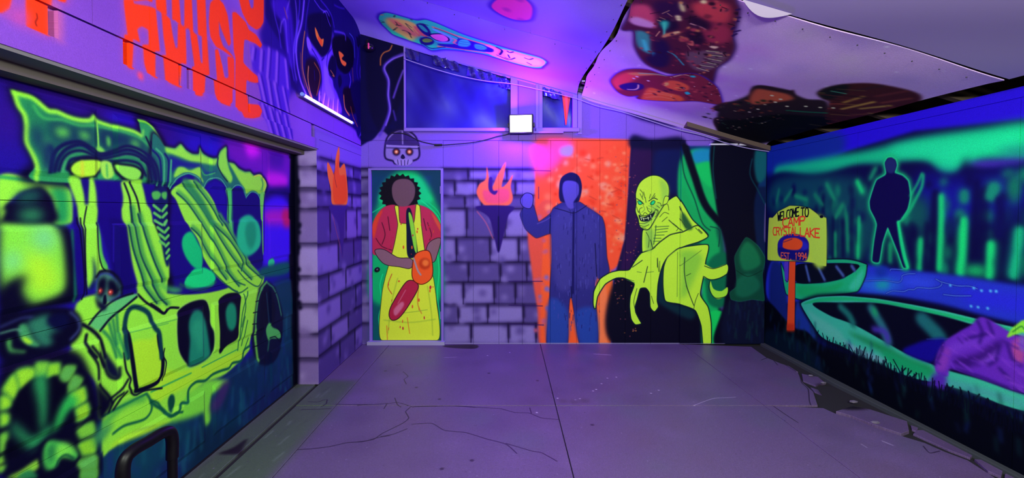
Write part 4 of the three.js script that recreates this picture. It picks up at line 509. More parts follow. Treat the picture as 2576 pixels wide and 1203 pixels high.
{
  for (let i = 0; i < 90; i++) CR.o(['#b898d4', '#ceacdc', '#c090d4', '#c6acd0'][i % 4], Math.round(rr(820, 3120)) + ',' + Math.round(rr(2400, 5200)), rr(30, 130), 50);
  for (let i = 0; i < 40; i++) CR.o('#d8c8e8', Math.round(rr(900, 3000)) + ',' + Math.round(rr(2600, 5000)), rr(5, 18), 6);
  const INK = '#1a0a1c', dab = (n, cols, u0, u1, v0, v1, a, b, soft) => { for (let i = 0; i < n; i++) CR.o(cols[i % cols.length], Math.round(rr(u0, u1)) + ',' + Math.round(rr(v0, v1)), rr(a, b), soft, rr(a, b)); };
  // broad-jawed gore skull
  const skull = '887,3164 860,3006 834,2862 1007,2644 1244,2513 1405,2652 1465,2745 1516,2880 1571,3015 1652,3147 1702,3324 1699,3473 1721,3574 1821,3839 1772,3767 1640,3730 1475,3857 1326,3854 1202,3790 1070,3590 979,3329 897,3355';
  CR.ring('#2a1050', 30, skull, 14).f('#501834', skull, 8);
  CR.clip(skull, () => {
    CR.f('#c03a4a', '1192,2781 1327,2678 1416,2731 1464,2864 1389,2914 1286,2907', 20).f('#a8304c', '1356,2962 1492,2896 1585,3076 1520,3184 1424,3134', 24).f('#d0486a', '860,3006 965,2942 1050,3059 1078,3174 909,3177', 20).f('#d89ac8', '899,3184 940,3117 1071,3138 1071,3207 950,3232', 12).f('#2a0c3c', '979,2887 1113,2807 1181,2950 1055,3006', 20);
    CR.f('#1c0a30', '1071,3085 1107,3023 1183,3025 1225,3117 1161,3203', 14).f('#28c0a0', '1093,3097 1114,3057 1145,3062 1165,3130 1162,3188 1122,3145', 12).s('#50e0b0', 16, '1123,3090 1194,3284', 6).f('#e08a5a', '1178,3249 1224,3174 1257,3137 1271,3170 1227,3245 1186,3305', 8).f('#e0c080', '1224,3174 1254,3145 1259,3171 1233,3199', 5);
    CR.f('#40a890', '988,3338 1036,3289 1101,3334 1168,3515 1213,3606 1164,3626 1072,3553', 14).f('#48e0c0', '1070,3437 1100,3430 1166,3570 1144,3587', 10).f('#2ad0c0', '1208,3592 1240,3585 1260,3683 1241,3679', 5);
    CR.f('#1a0c40', '1162,3418 1210,3335 1314,3473 1381,3723 1315,3821 1198,3733 1219,3583', 20).s('#38a8a0', 14, '1303,3499 1366,3522 1486,3634', 5);
    CR.f('#24082c', '1226,2922 1320,2909 1399,2958 1393,3042 1294,3029', 20).s('#e8b0a0', 12, '1272,3004 1343,3009 1384,3022', 5).f('#24082c', '1303,3133 1349,3073 1419,3123 1456,3232 1380,3257', 14).f('#c05a4a', '1289,3231 1332,3200 1361,3240 1318,3287', 8).f('#d06a5a', '1357,3274 1384,3223 1420,3291 1386,3300', 5);
    CR.f('#6a4a5a', '1426,3456 1472,3351 1592,3257 1670,3263 1702,3452 1663,3625 1568,3646', 14);
    for (const p of ['1528,3307 1598,3269', '1552,3357 1647,3316', '1566,3416 1674,3382', '1581,3477 1677,3454', '1587,3549 1678,3511', '1587,3609 1683,3608']) CR.s('#c8c890', 13, p, 4).s('#1a0a1c', 6, p.split(' ').map((q) => q.split(',').map(Number)).map(([a, b]) => [a + 10, b - 14]), 4);
    dab(40, ['#7a2438', '#3a1030', '#a83a4a'], 1250, 1620, 2750, 3700, 8, 26, 8); CR.f('#d8c890', '1117,2804 1138,2803 1184,2876 1171,2896 1139,2858', 10).o('#e8d8a0', '1239,2731 1188,2995 1172,2968', 20, 8);
    CR.f('#e8c8a0', '1513,3221 1564,3199 1560,3241 1524,3244', 6);
  });
  for (const p of ['1435,2709 1444,2692', '1476,2785 1489,2770', '1489,2829 1503,2814', '1520,2929 1517,2892', '1547,2949 1566,2910', '1565,3005 1570,2960']) CR.s('#2a1050', 15, p, 4);
  // eyed orange lump
  const lump = '1095,4541 1077,4365 1092,4198 1145,4045 1277,3930 1461,3938 1536,3824 1640,3730 1788,3799 1906,3906 2070,4159 2092,4251 1907,4332 1736,4533 1459,4762 1421,4669 1339,4790 1219,4752';
  CR.ring('#3a14a0', 24, lump, 12).f('#8a2a3c', lump, 6);
  CR.clip(lump, () => {
    CR.f('#f0584a', '1102,4534 1092,4325 1151,4122 1261,4071 1252,4362 1220,4687', 20).f('#e8a050', '1162,4160 1238,4045 1368,3975 1455,3943 1374,3993 1261,4120', 10).s('#90e0a0', 15, '1243,4063 1354,3976 1455,3943', 6);
    CR.f('#2a1468', '1189,4566 1228,4426 1294,4335 1368,4332 1396,4447 1334,4585 1242,4634', 8).s('#e8e0a0', 18, '1283,4591 1337,4536 1353,4461 1330,4369', 5).o('#e8f0d0', '1244,4236 1254,4163 1369,4184', 16, 5);
    CR.f('#f07038', '1438,4525 1445,4340 1581,4347 1740,4329 1796,4466 1518,4776', 14); for (const p of ['1453,4571 1535,4454 1681,4391', '1497,4653 1598,4512 1754,4470', '1462,4440 1576,4381 1685,4357']) CR.s('#ffb060', 10, p, 4);
    CR.f('#f06a3c', '1500,4149 1513,4035 1587,3989 1698,4034 1733,4134 1679,4217 1566,4219', 10).f('#f0d060', '1507,4169 1515,4083 1548,4129 1540,4191', 8).s('#f8c050', 12, '1624,4161 1677,4135 1712,4141', 4).s('#d8e0a0', 12, '1512,3915 1550,3823 1599,3801', 4).f('#30d8c0', '1735,4216 1749,4173 1787,4205 1773,4249', 5).o('#30d8c0', '1632,3794', 24, 6);
    dab(60, ['#5a1830', '#c04a4a', '#3a1030'], 1500, 2000, 3650, 4600, 8, 26, 8); dab(14, ['#e8d8b0'], 1500, 2000, 3700, 4500, 5, 11, 3);
  });
  // dark reptile mass with striped shell
  const rep = '2349,4892 2263,4672 2384,4557 2373,4276 2388,4143 2214,4435 2094,4383 2090,4170 2178,4004 2171,3855 2104,3723 2095,3599 2163,3558 2260,3566 2316,3535 2417,3622 3241,4844 2954,4846 2756,5056 2535,5051';
  CR.f('#3a1c28', rep, 10).f('#2a1a24', '2150,4366 2147,3856 2078,3635 2157,3558 2301,3534 2405,3583 2509,3604 2639,3561 2876,3851 3096,4228 3021,4593 2783,4987 2540,5099', 14);
  const shell = '2481,3441 2467,3309 2514,3182 2606,3093 2716,3061 2834,3048 2924,3062 2999,3124 3077,3255 3067,3481 3054,3786 3013,4033 2824,3833 2663,3569 2560,3514';
  CR.f('#481c20', shell, 12); CR.f('#18181c', '2481,3441 2467,3309 2526,3197 2620,3356 2621,3514 2560,3514', 16);
  for (const [p, c] of [['2729,3494 2740,3319', '#b0883c'], ['2807,3616 2852,3353', '#c8a044'], ['2884,3523 2965,3338', '#b89a40'], ['2791,3263 2839,3070', '#6a2c2c'], ['2896,3336 2948,3152', '#7a3830'], ['2948,3713 3020,3428', '#6a3028'], ['2627,3261 2684,3094', '#382028']]) CR.s(c, 26, p, 10);
  CR.s('#58c890', 11, '2526,3365 2629,3347', 5).f('#c05a3c', '2197,3910 2123,3683 2203,3633 2351,3609 2436,3683 2370,3828 2287,3998', 16).s('#1a8a58', 22, '2550,3927 2681,3848 2794,3768', 8);
  for (let i = 0; i < 8; i++) CR.o('#d8d8a8', ['2373,4077 2368,4212 2281,3715 2376,3821 2370,3738', '2492,3838 2592,3741 2681,3691 2751,3638', '2548,4188 2498,4253'][i % 3], 12, 5);
  dab(60, ['#1c0c14', '#a0482c', '#24301c'], 2100, 2900, 3800, 4800, 10, 30, 10);
  CR.f('#080810', '2347,4763 2472,4434 2549,4097 2743,3937 2909,3895 3106,4212 3169,4608 3013,4956 2648,5210', 24).s('#30303c', 10, '2488,4463 2601,4465 2622,4282', 6).s('#68602c', 12, '2906,4138 2997,4108', 8).s('#38381c', 10, '2875,4341 2958,4272', 8);
  CR.clip(rep, () => dab(90, ['#7a4028', '#2c4a30', '#b8a878', '#4a2430', '#101018'], 1900, 2700, 3900, 4900, 5, 18, 5));
  CR.clip(shell, () => { for (let i = 0; i < 40; i++) { const u = rr(2350, 3000), v = rr(3300, 4300); CR.s(['#6a2c28', '#8a6a34', '#2a1418', '#a03c34'][i % 4], rr(6, 14), [[u, v], [u + rr(60, 160), v - rr(20, 90)]], 6); } });
  CR.clip(skull, () => { dab(90, ['#7a2438', '#2a0c24', '#b8484e', '#c8784a', '#48203c'], 1050, 1750, 2500, 3700, 6, 20, 6); for (let i = 0; i < 30; i++) { const u = rr(1050, 1700), v = rr(2500, 3500); CR.s(i % 3 ? '#20081c' : '#e0a878', rr(4, 9), [[u, v], [u + rr(-60, 60), v + rr(-90, 90)]], 3); } });
  CR.grain(0.1);
}
// ---------- concrete floor: grain, stains, cracks ----------
const F = new Mural(-1.95, 3.12, 0.9, 5.2, 400, '#665274');
{
  for (let i = 0; i < 260; i++) F.o(['#604c6e', '#6c567c', '#665070', '#625672'][i % 4], Math.round(rr(-1950, 3120)) + ',' + Math.round(rr(900, 5200)), rr(40, 160), 50);
  F.f('#525e4c', [[-1950, 900], [-1420, 900], [-1400, 4000], [-1950, 4000]], 40, 0);
  for (let i = 0; i < 70; i++) { const u = rr(-1900, -1450), v = rr(1000, 3900); F.s(rnd() < 0.6 ? '#4c544a' : '#6c786a', rr(4, 12), [[u, v], [u + rr(-20, 20), v + rr(40, 160)]], 6); }
  for (let i = 0; i < 700; i++) F.o(rnd() < 0.6 ? '#4a3a52' : '#8a7896', Math.round(rr(-1950, 3120)) + ',' + Math.round(rr(900, 5200)), rr(1.5, 5), 1.5);
  const crack = (p, w = 7) => F.s('#2c1f34', w, p, 1.5, 0.6);
  for (const p of ['-1223,3490 -1002,3515 -906,3538 -759,3453', '-761,3462 -462,3476 -258,3453 -45,3426', '-45,3426 66,3360 175,3352 266,3271 394,3247', '186,3440 193,3347', '-784,3453 -803,3373 -755,3271 -782,3187 -891,3042 -931,2958 -1028,2928', '-889,2999 -810,3031 -729,3107', '-710,3175 -562,3187 -455,3085 -295,3052 -147,2969 -6,2899 65,2787', '-6,2909 168,2814 228,2796 318,2700', '-990,3426 -992,3523', '-955,3626 -905,3509 -860,3453', '-1027,4225 -953,4106 -972,4030 -925,3921', '-1140,4396 -1101,4431', '-1660,3554 -1581,3545 -1547,3583 -1517,3592 -1494,3517 -1512,3462', '-1649,3409 -1525,3418 -1416,3427', '-1416,3508 -1272,3499 -1150,3502', '-1399,2831 -1304,2843 -1200,2868 -1097,2918 -991,2931 -910,2983 -831,3010', '2898,4560 2870,4200 2736,3950 2695,3808 2543,3577 2496,3494', '2721,3781 2682,3651 2631,3494', '2722,4560 2865,4640 2802,4409', '2176,3483 2181,3329 2191,3199', '2821,2876 2782,2792 2871,2815']) crack(p);
  F.s('#2c1f34', 13, '-749,3462 -462,3476 -258,3453', 2);
  F.s('#b8a8c0', 5, '1527,3481 1747,3611 1889,3632 1960,3642', 2).s('#a090ac', 14, '970,4755 1151,4719', 4).s('#a494b0', 9, '-682,4639 -548,4649', 4).s('#b0a0bc', 9, '2599,2940 2623,2884', 3).s('#a494b0', 7, '2421,2900 2424,2857', 3);
  F.o('#c8b8cc', '764,3768 798,3801 874,3928 959,4060 1050,4086 1260,3720 1350,3784 432,3620 578,3590 621,3611 33,4807 -214,4704 237,3360', 9, 3).o('#3a2c40', '-223,2708 288,4000 -176,4185 -570,3602 -401,2618 636,3164 -1209,4246 -817,3844', 14, 4);
  F.o('#5c4a60', '471,3567 559,3552 653,3573', 40, 16);
  F.f('#1c141c', '2867,3921 2918,3864 2845,3651 2917,3553 2926,3438 2778,3393 2660,3438 2715,3651', 20).f('#241a24', '-1888,2784 -1842,2855 -1817,2970 -1774,2855 -1757,2784', 12).f('#2c2026', '-743,5058 -379,5087 -368,4943 -658,4972', 8);
  F.grain(0.22);
}
// ---------- builders ----------
const pts = (s, k = 0.001) => s.trim().split(/\s+/).map((q) => q.split(',').map((n) => Number(n) * k));
function part(name, geo, mat, parent) { const m = new THREE.Mesh(geo, mat); m.name = name; m.castShadow = m.receiveShadow = true; parent.add(m); return m; }
function structure(name, label) { const o = new THREE.Group(); o.name = name; o.userData = { kind: 'structure', label }; scene.add(o); return o; }
function thing(name, label, category, [x, y, z] = [0, 0, 0], group) { const o = new THREE.Group(); o.name = name; o.position.set(x, y, z); o.userData = { label, category }; if (group) o.userData.group = group; scene.add(o); return o; }
const box = (x0, x1, y0, y1, d0, d1) => new THREE.BoxGeometry(x1 - x0, y1 - y0, d1 - d0).translate((x0 + x1) / 2, (y0 + y1) / 2, -(d0 + d1) / 2);
const rbox = (w, h, d, r, s = 3) => new RoundedBoxGeometry(w, h, d, s, r);
const cyl = (r, h, n = 20, r2 = r) => new THREE.CylinderGeometry(r2, r, h, n);
const tube = (points, r, n = 60, k = 8) => new THREE.TubeGeometry(new THREE.CatmullRomCurve3(points.map((p) => new THREE.Vector3(...p))), n, r, k, false);
// flat polygon in plan or elevation, pushed to a thickness
function plate(points, thick, bevel = 0) {
  const s = new THREE.Shape(points.map(([x, y]) => new THREE.Vector2(x, y)));
  return new THREE.ExtrudeGeometry(s, { depth: thick - 2 * bevel, bevelEnabled: bevel > 0, bevelSize: bevel, bevelThickness: bevel, bevelOffset: -bevel, bevelSegments: 1, curveSegments: 4 }).translate(0, 0, bevel);
}
// shared fine noise for relief
const noiseTex = (() => {
  const n = 256, d = new Uint8Array(n * n * 4); let v = new Float32Array(n * n).map(() => rnd());
  for (let k = 0; k < 2; k++) { const w = new Float32Array(n * n); for (let y = 0; y < n; y++) for (let x = 0; x < n; x++) w[y * n + x] = (v[y * n + x] * 2 + v[y * n + (x + 1) % n] + v[((y + 1) % n) * n + x]) / 4; v = w; }
  for (let i = 0; i < n * n; i++) { const c = Math.max(0, Math.min(255, (v[i] - 0.5) * 500 + 128)); d.set([c, c, c, 255], i * 4); }
  const t = new THREE.DataTexture(d, n, n); t.wrapS = t.wrapT = THREE.RepeatWrapping; t.magFilter = THREE.LinearFilter; t.needsUpdate = true; return t;
})();
const bump = (rx, ry) => { const t = noiseTex.clone(); t.repeat.set(rx, ry); t.needsUpdate = true; return t; };
const painted = (m, rough = 0.6, b = 0.0004) => new THREE.MeshPhysicalMaterial({ specularIntensity: rough < 0.45 ? 0.6 : 0.14, map: m.texture(), roughness: rough, bumpMap: bump((m.u1 - m.u0) * 3, (m.v1 - m.v0) * 3), bumpScale: b });
const plain = (hex, rough = 0.7, metal = 0) => new THREE.MeshStandardMaterial({ color: hex, roughness: rough, metalness: metal });
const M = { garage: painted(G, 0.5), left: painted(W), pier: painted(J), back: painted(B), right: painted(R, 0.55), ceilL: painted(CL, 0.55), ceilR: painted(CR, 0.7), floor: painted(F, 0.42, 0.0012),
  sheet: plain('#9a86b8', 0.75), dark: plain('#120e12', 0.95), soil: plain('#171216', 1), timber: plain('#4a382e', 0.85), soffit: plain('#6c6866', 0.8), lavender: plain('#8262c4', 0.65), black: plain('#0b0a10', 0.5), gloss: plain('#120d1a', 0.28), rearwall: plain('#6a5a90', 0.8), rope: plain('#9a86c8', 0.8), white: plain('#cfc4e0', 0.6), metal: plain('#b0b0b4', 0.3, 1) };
const D = (q) => -q[2], X = (q) => q[0], Y = (q) => q[1], ND = (q) => q[2];
const onLeft = (g) => W.uv(g, D, Y), onBack = (g) => B.uv(g, X, Y), onRight = (g) => R.uv(g, ND, Y), onGarage = (g) => G.uv(g, D, Y), onFloor = (g) => F.uv(g, X, D);

// ---------- floor ----------
{
  const fl = structure('floor', 'worn mauve concrete floor slabs with joints and cracks');
  part('soil_bed', box(-2.1, 3.2, -0.14, -0.016, FRONT, 5.3), M.soil, fl);
  const slab = (name, p, y = 0, t = 0.05) => part(name, onFloor(plate(p, t, 0.002).rotateX(-Math.PI / 2).translate(0, y - t, 0)), M.floor, fl);
  const rect = (x0, x1, d0, d1) => [[x0, d0], [x1, d0], [x1, d1], [x0, d1]];
  slab('concrete_threshold', rect(-1.95, -1.763, 0.6, 3.92));
  for (const [d0, d1] of [[FRONT, -1.2], [-1.19, 0.95], [0.958, 3.478], [3.486, 5.11]]) {
    const last = d1 > 5;
    slab('concrete_slab', last ? [[-1.727, 3.486], [-1.404, 3.486], [-1.404, 5.11], [-1.727, 5.11]] : rect(-1.724, -1.404, d0, d1));
    slab('concrete_slab', rect(-1.398, 0.397, d0, d1)); slab('concrete_slab', rect(0.403, 2.107, d0, d1));
    if (last) slab('concrete_slab', [[2.113, 3.486], ...pts('2550,3483 2702,3754 2747,3950 2870,4200 2865,4446 2824,4640 2870,5011').map(([x, d]) => [Math.min(x, 2.96), Math.min(5.1, Math.max(3.49, d))]), [2.113, 5.11]]);
    else if (d1 > 3) slab('concrete_slab', [[2.113, 0.958], [2.3, 0.958], [2.55, 1.6], ...pts('2916,2537 2944,2710 2897,2807 2869,2916 2798,3004 2706,3132 2650,3272 2585,3340 2558,3438'), [2.113, 3.478]]);
    else slab('concrete_slab', rect(2.113, 2.96, d0, d1));
  }
  for (const [p, y] of [['2610,3372 2811,3460 2908,3404 2959,3313 3021,3208 2905,3068 2813,3028 2730,3160 2671,3298', 0.006], ['2993,3095 3108,3086 3077,2908 3041,2770 2993,2741 2954,2830 2925,2965 2910,3042', -0.002], ['3003,2724 3076,2713 3099,2642 2965,2543 2949,2599', 0.0], ['3024,2574 3127,2606 3125,2561 3044,2495 2949,2512', -0.004], ['2896,4183 2999,4103 2959,3950 2823,3892 2789,4010', -0.004], ['2862,4483 2908,4391 2893,4233 2827,4267', -0.004], ['2757,3864 2786,3808 2741,3702 2722,3768', -0.006], ['3012,3170 3032,3132 2971,3077 2960,3105', -0.004]]) slab('concrete_fragment', pts(p), y, 0.03);
  const base = structure('baseboard_right', 'low rough concrete kerb at the foot of the lake wall');
  part('kerb', onFloor(plate([[3.035, 0.6], [3.09, 0.6], [3.09, 5.11], [3.03, 5.11], [3.02, 4.4], [3.0, 3.9], [3.025, 3.3], [3.035, 2.8]], 0.05, 0.006).rotateX(-Math.PI / 2).translate(0, -0.034, 0)), plain('#343a38', 0.95), base);
}
// small lumps of loose concrete on the broken edge
[['2760,3185', 0.03, 'pale concrete chip lying beside the long broken slab piece'], ['2924,3935', 0.025, 'pale flat concrete chip near the kerb among the cracks'], ['2881,3534', 0.03, 'pale concrete lump on the black damp patch'], ['2930,4109', 0.022, 'small pale concrete chip by the kerb nearest the back corner'], ['3104,2900', 0.026, 'small grey concrete lump against the kerb at lower right']].forEach(([p, r, label], i) => {
  const [[x, d]] = pts(p), g = new THREE.IcosahedronGeometry(r, 0).rotateX(i).rotateY(i * 2).scale(1.2, 0.4, 0.65);
  const o = thing('concrete_chip' + (i ? '_00' + i : ''), label, 'rubble', [x, 0, -d], 'loose concrete chips along the kerb');
  part('chip', g.translate(0, r * 0.3, 0), plain('#6a6070', 0.9), o);
});

// ---------- left wall ----------
{
  const wl = structure('wall_left', 'board wall tinted with blacklight violet, with orange dripping letters and flaming skull above the garage door');
  part('backing', onLeft(box(-2.05, -1.765, 2.2, 3.95, FRONT, 5.3)), M.left, wl);
  const seams = [-3.4, -1.2, 0.95, 1.25, 1.53, 1.81, 2.1, 2.38, 2.62, 2.9, 3.18, 3.46, 3.74, 4.02, 4.3, 4.58, 4.86, 5.11];
  for (let i = 0; i + 1 < seams.length; i++) part('board', onLeft(box(-1.762, LEFT, 2.372, 3.95, seams[i] + 0.0015, seams[i + 1] - 0.0015)), M.left, wl);
  for (const [a, b] of [[0.8, 1.63], [1.667, 1.946], [1.981, 2.273], [2.287, 2.33], [2.36, 2.585], [2.59, 2.879], [2.901, 3.214], [3.22, 3.805], [3.868, 5.11]]) part('short_board', onLeft(box(-1.762, LEFT + 0.004, 2.252, 2.362, a, b)), M.left, wl);
  part('stone_pier', onLeft(box(-2.05, LEFT, 0, 2.25, CORNER, 5.3)), M.left, wl);
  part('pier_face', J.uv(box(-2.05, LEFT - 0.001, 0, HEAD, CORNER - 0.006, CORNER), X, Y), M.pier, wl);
  part('near_wall', box(-2.05, LEFT, 0, 2.25, FRONT, 0.62), M.rearwall, wl);
  const t = structure('trim_1', 'lintel board tinted with blacklight violet and soffit in shaded grey over the garage door');
  part('lintel', onLeft(box(-1.95, LEFT + 0.014, HEAD, 2.25, 0.62, CORNER + 0.02)), M.left, t);
  part('soffit_board', box(-1.93, LEFT + 0.008, HEAD - 0.014, HEAD, 0.62, CORNER - 0.008), M.soffit, t);  // grey is painted shade: the underside that the violet light misses
  part('door_stop', box(-1.93, -1.84, HEAD - 0.055, HEAD - 0.014, 0.62, CORNER - 0.008), plain('#5a504c', 0.85), t);
}
// garage door of four hinged sections with raised panels
{
  const gd = structure('door_1', 'sectional garage door painted with a ghostly lime green coach');
  const raised = (d0, d1, y0, y1) => {
    const e = 0.022, x0 = GARAGE, x1 = GARAGE + 0.008, P = [[x0, y0, d0], [x0, y0, d1], [x0, y1, d1], [x0, y1, d0], [x1, y0 + e, d0 + e], [x1, y0 + e, d1 - e], [x1, y1 - e, d1 - e], [x1, y1 - e, d0 + e]], v = [], q = (a, b, c, d) => { for (const i of [a, b, c, a, c, d]) v.push(P[i][0], P[i][1], -P[i][2]); };
    q(4, 5, 6, 7); q(0, 1, 5, 4); q(1, 2, 6, 5); q(2, 3, 7, 6); q(3, 0, 4, 7);
    const g = new THREE.BufferGeometry(); g.setAttribute('position', new THREE.Float32BufferAttribute(v, 3)); g.computeVertexNormals(); return onGarage(g);
  };
  for (let k = 0; k < 4; k++) {
    const y0 = 0.012 + k * 0.541, y1 = y0 + 0.5385;
    const s = part('door_section', onGarage(box(GARAGE - 0.04, GARAGE, y0, Math.min(y1, 2.17), 0.62, CORNER - 0.008)), M.garage, gd);
    for (const [a, b] of [[0.75, 1.35], [1.43, 2.03], [2.11, 2.72], [2.79, 3.40], [3.47, 3.86]]) part('raised_panel', raised(a, b, y0 + 0.1, y1 - 0.1), M.garage, s);
  }
  part('bottom_seal', box(GARAGE - 0.03, GARAGE + 0.004, 0, 0.014, 0.62, CORNER - 0.008), M.black, gd);
}

// ---------- back wall ----------
const gable = (x0, x1, y0, d0, d1) => onBack(plate([[x0, y0], [x1, y0], [x1, roofAt(x1) + 0.1], [x0, roofAt(x0) + 0.1]], d1 - d0).translate(0, 0, -d1));
{
  const wb = structure('wall_back', 'boarded back wall with painted stone, fire, green ghoul and black tree');
  part('backing', box(-2.05, 3.2, 0, 4.0, 5.24, 5.34), M.dark, wb);
  const sx = [-0.755, -0.4, -0.095, 0.185, 0.52, 0.833, 1.107, 1.415, 1.72, 2.06, 2.4, 2.75, 3.08];
  part('board', onBack(box(-1.73, -1.642, 0, 2.43, BACK, 5.22)), M.back, wb);
  part('board', onBack(box(-1.64, -0.757, 2.1, 2.43, BACK, 5.22)), M.back, wb);
  for (let i = 0; i + 1 < sx.length; i++) part('board', onBack(box(sx[i] + 0.0015, sx[i + 1] - 0.0015, 0.0, 2.428, BACK, 5.22)), M.back, wb);
  part('gable_board', gable(-1.75, -1.207, 2.433, BACK, 5.22), M.back, wb);
  part('window_apron', onBack(box(-1.205, 0.045, 2.433, 2.55, BACK, 5.22)), M.back, wb);
  for (const [a, b] of [[0.047, 0.135], [0.139, 0.34], [0.779, 1.1], [1.103, 1.415], [1.418, 1.75], [1.753, 2.07], [2.073, 2.35], [2.353, 2.63], [2.633, 2.9], [2.903, 3.1]]) part('gable_board', gable(a, b, 2.433, BACK, 5.22), M.back, wb);
  part('window_apron', onBack(box(0.343, 0.777, 2.433, 2.55, BACK, 5.22)), M.back, wb);
  // overlaid sheet with the black tree, standing a little proud
  part('tree_sheet', onBack(plate([[2.066, 0.01], [3.07, 0.01], [3.07, 2.35], [2.9, 2.362], [2.5, 2.37], [2.066, 2.368]], 0.018).translate(0, 0, -BACK + 0.001)), M.back, wb);
  part('top_strip', box(2.4, 2.72, 2.372, 2.39, 5.075, BACK), M.white, wb); part('top_strip', box(2.74, 3.0, 2.366, 2.386, 5.07, BACK), M.white, wb);
  const tr = structure('trim_2', 'sloping grey timber batten under the ceiling at the back right');
  part('batten', plate([[2.09, roofAt(2.09) - 0.085], [3.06, roofAt(3.06) - 0.085], [3.06, roofAt(3.06) - 0.03], [2.09, roofAt(2.09) - 0.03]], 0.1).translate(0, 0, -5.1), plain('#5a4640', 0.85), tr);
}
// door in the back wall
{
  const d = structure('door_2', 'flush door painted with a red shirted figure in a yellow apron');
  part('leaf', onBack(box(-1.606, -0.788, 0.045, 2.078, BACK + 0.012, BACK + 0.055)), M.back, d);
  part('frame', box(-1.642, -1.61, 0, 2.1, BACK - 0.012, BACK + 0.08), M.lavender, d); part('frame', box(-0.784, -0.755, 0, 2.1, BACK - 0.012, BACK + 0.08), M.lavender, d); part('frame', box(-1.61, -0.784, 2.08, 2.1, BACK - 0.012, BACK + 0.08), M.lavender, d);
  part('sill', box(-1.66, -0.74, 0, 0.04, BACK - 0.05, BACK + 0.08), plain('#9a90b8', 0.6), d);
  const kn = part('knob', new THREE.SphereGeometry(0.026, 20, 14).scale(1, 1, 0.7).translate(-1.545, 0.895, -(BACK - 0.03)), M.gloss, d); part('rose', cyl(0.03, 0.02).rotateX(Math.PI / 2).translate(-1.545, 0.895, -(BACK + 0.002)), M.gloss, kn);
  for (const y of [0.3, 1.05, 1.8]) part('hinge', box(-0.796, -0.78, y, y + 0.09, BACK, BACK + 0.014), M.lavender, d);
}
// windows filled with creased plastic film
{
  const film = new THREE.MeshPhysicalMaterial({ color: '#1c0a86', roughness: 0.5, clearcoat: 0.3, clearcoatRoughness: 0.25, specularIntensity: 0.4 });  // blue film; its colour also carries the flood lamp's blue-violet haze
  const creased = (x0, x1, y0, top, d) => {
    const nx = 40, ny = 28, g = new THREE.PlaneGeometry(1, 1, nx, ny), p = g.attributes.position;
    for (let i = 0; i < p.count; i++) { const s = p.getX(i) + 0.5, t = p.getY(i) + 0.5, x = x0 + (x1 - x0) * s, y = y0 + (top(x) - y0) * t; p.setXYZ(i, x, y, -d + 0.012 * Math.sin(x * 9 + y * 5) * Math.sin(y * 8 - x * 3) + 0.006 * Math.sin(x * 31 + y * 17) * t + 0.004 * (rnd() - 0.5) * t * t); }
    g.computeVertexNormals(); return g;
  };
  const w1 = structure('window_1', 'wide unglazed window stretched with dark blue creased plastic film');
  part('film', creased(-1.21, 0.05, 2.55, (x) => roofAt(x) + 0.06, 5.17), film, w1);
  part('sill', rbox(1.27, 0.045, 0.1, 0.015).translate(-0.58, 2.552, -5.11), M.lavender, w1);
  part('casing', gable(-1.216, -1.196, 2.56, 5.095, 5.12), M.lavender, w1); part('casing', gable(0.045, 0.12, 2.56, 5.095, 5.11), M.lavender, w1);
  const w2 = structure('window_2', 'narrow window with blue plastic film right of the flood light');
  part('film', creased(0.41, 0.785, 2.55, (x) => roofAt(x) + 0.06, 5.17), film, w2);
  part('sill', rbox(0.52, 0.05, 0.08, 0.012).translate(0.6, 2.55, -5.1), M.lavender, w2); part('shelf', box(0.3, 0.66, 2.505, 2.525, 5.03, 5.11), M.lavender, w2);
  part('casing', gable(0.34, 0.375, 2.53, 5.09, 5.22), M.lavender, w2); part('casing', gable(0.378, 0.42, 2.55, 5.095, 5.22), M.lavender, w2); part('casing', gable(0.778, 0.83, 2.52, 5.09, 5.11), M.lavender, w2); part('casing', gable(0.838, 0.885, 2.5, 5.085, 5.11), M.lavender, w2);
}
// right wall sheets
{
  const wr = structure('wall_right', 'right wall painted with a night lake, green trees and rowing boats');
  for (const [a, b] of [[FRONT, 0.2], [0.203, 1.38], [1.383, 2.585], [2.588, 3.778], [3.781, 4.978], [4.981, 5.3]]) part('wall_sheet', onRight(box(RIGHT, RIGHT + 0.05, 0.0, 2.3, a, b)), M.right, wr);
  part('top_board', onRight(plate([[1, 2.248], [-5.3, 2.29], [-5.3, 2.35], [-2.6, 2.335], [1, 2.31]].map(([z, y]) => [z, y]), 0.06).rotateY(-Math.PI / 2).translate(RIGHT + 0.05, 0, 0)), M.right, wr);
  part('eave_board', box(3.55, 3.6, 0, 3.2, FRONT, 5.3), M.dark, wr); part('eave_floor', box(3.13, 3.6, 2.1, 2.15, FRONT, 5.3), M.dark, wr);
  const wf = structure('wall_front', 'plain wall closing the room behind the viewer');
  part('wall_panel', box(-2.1, 3.6, 0, 4.2, FRONT - 0.1, FRONT), M.rearwall, wf);
}
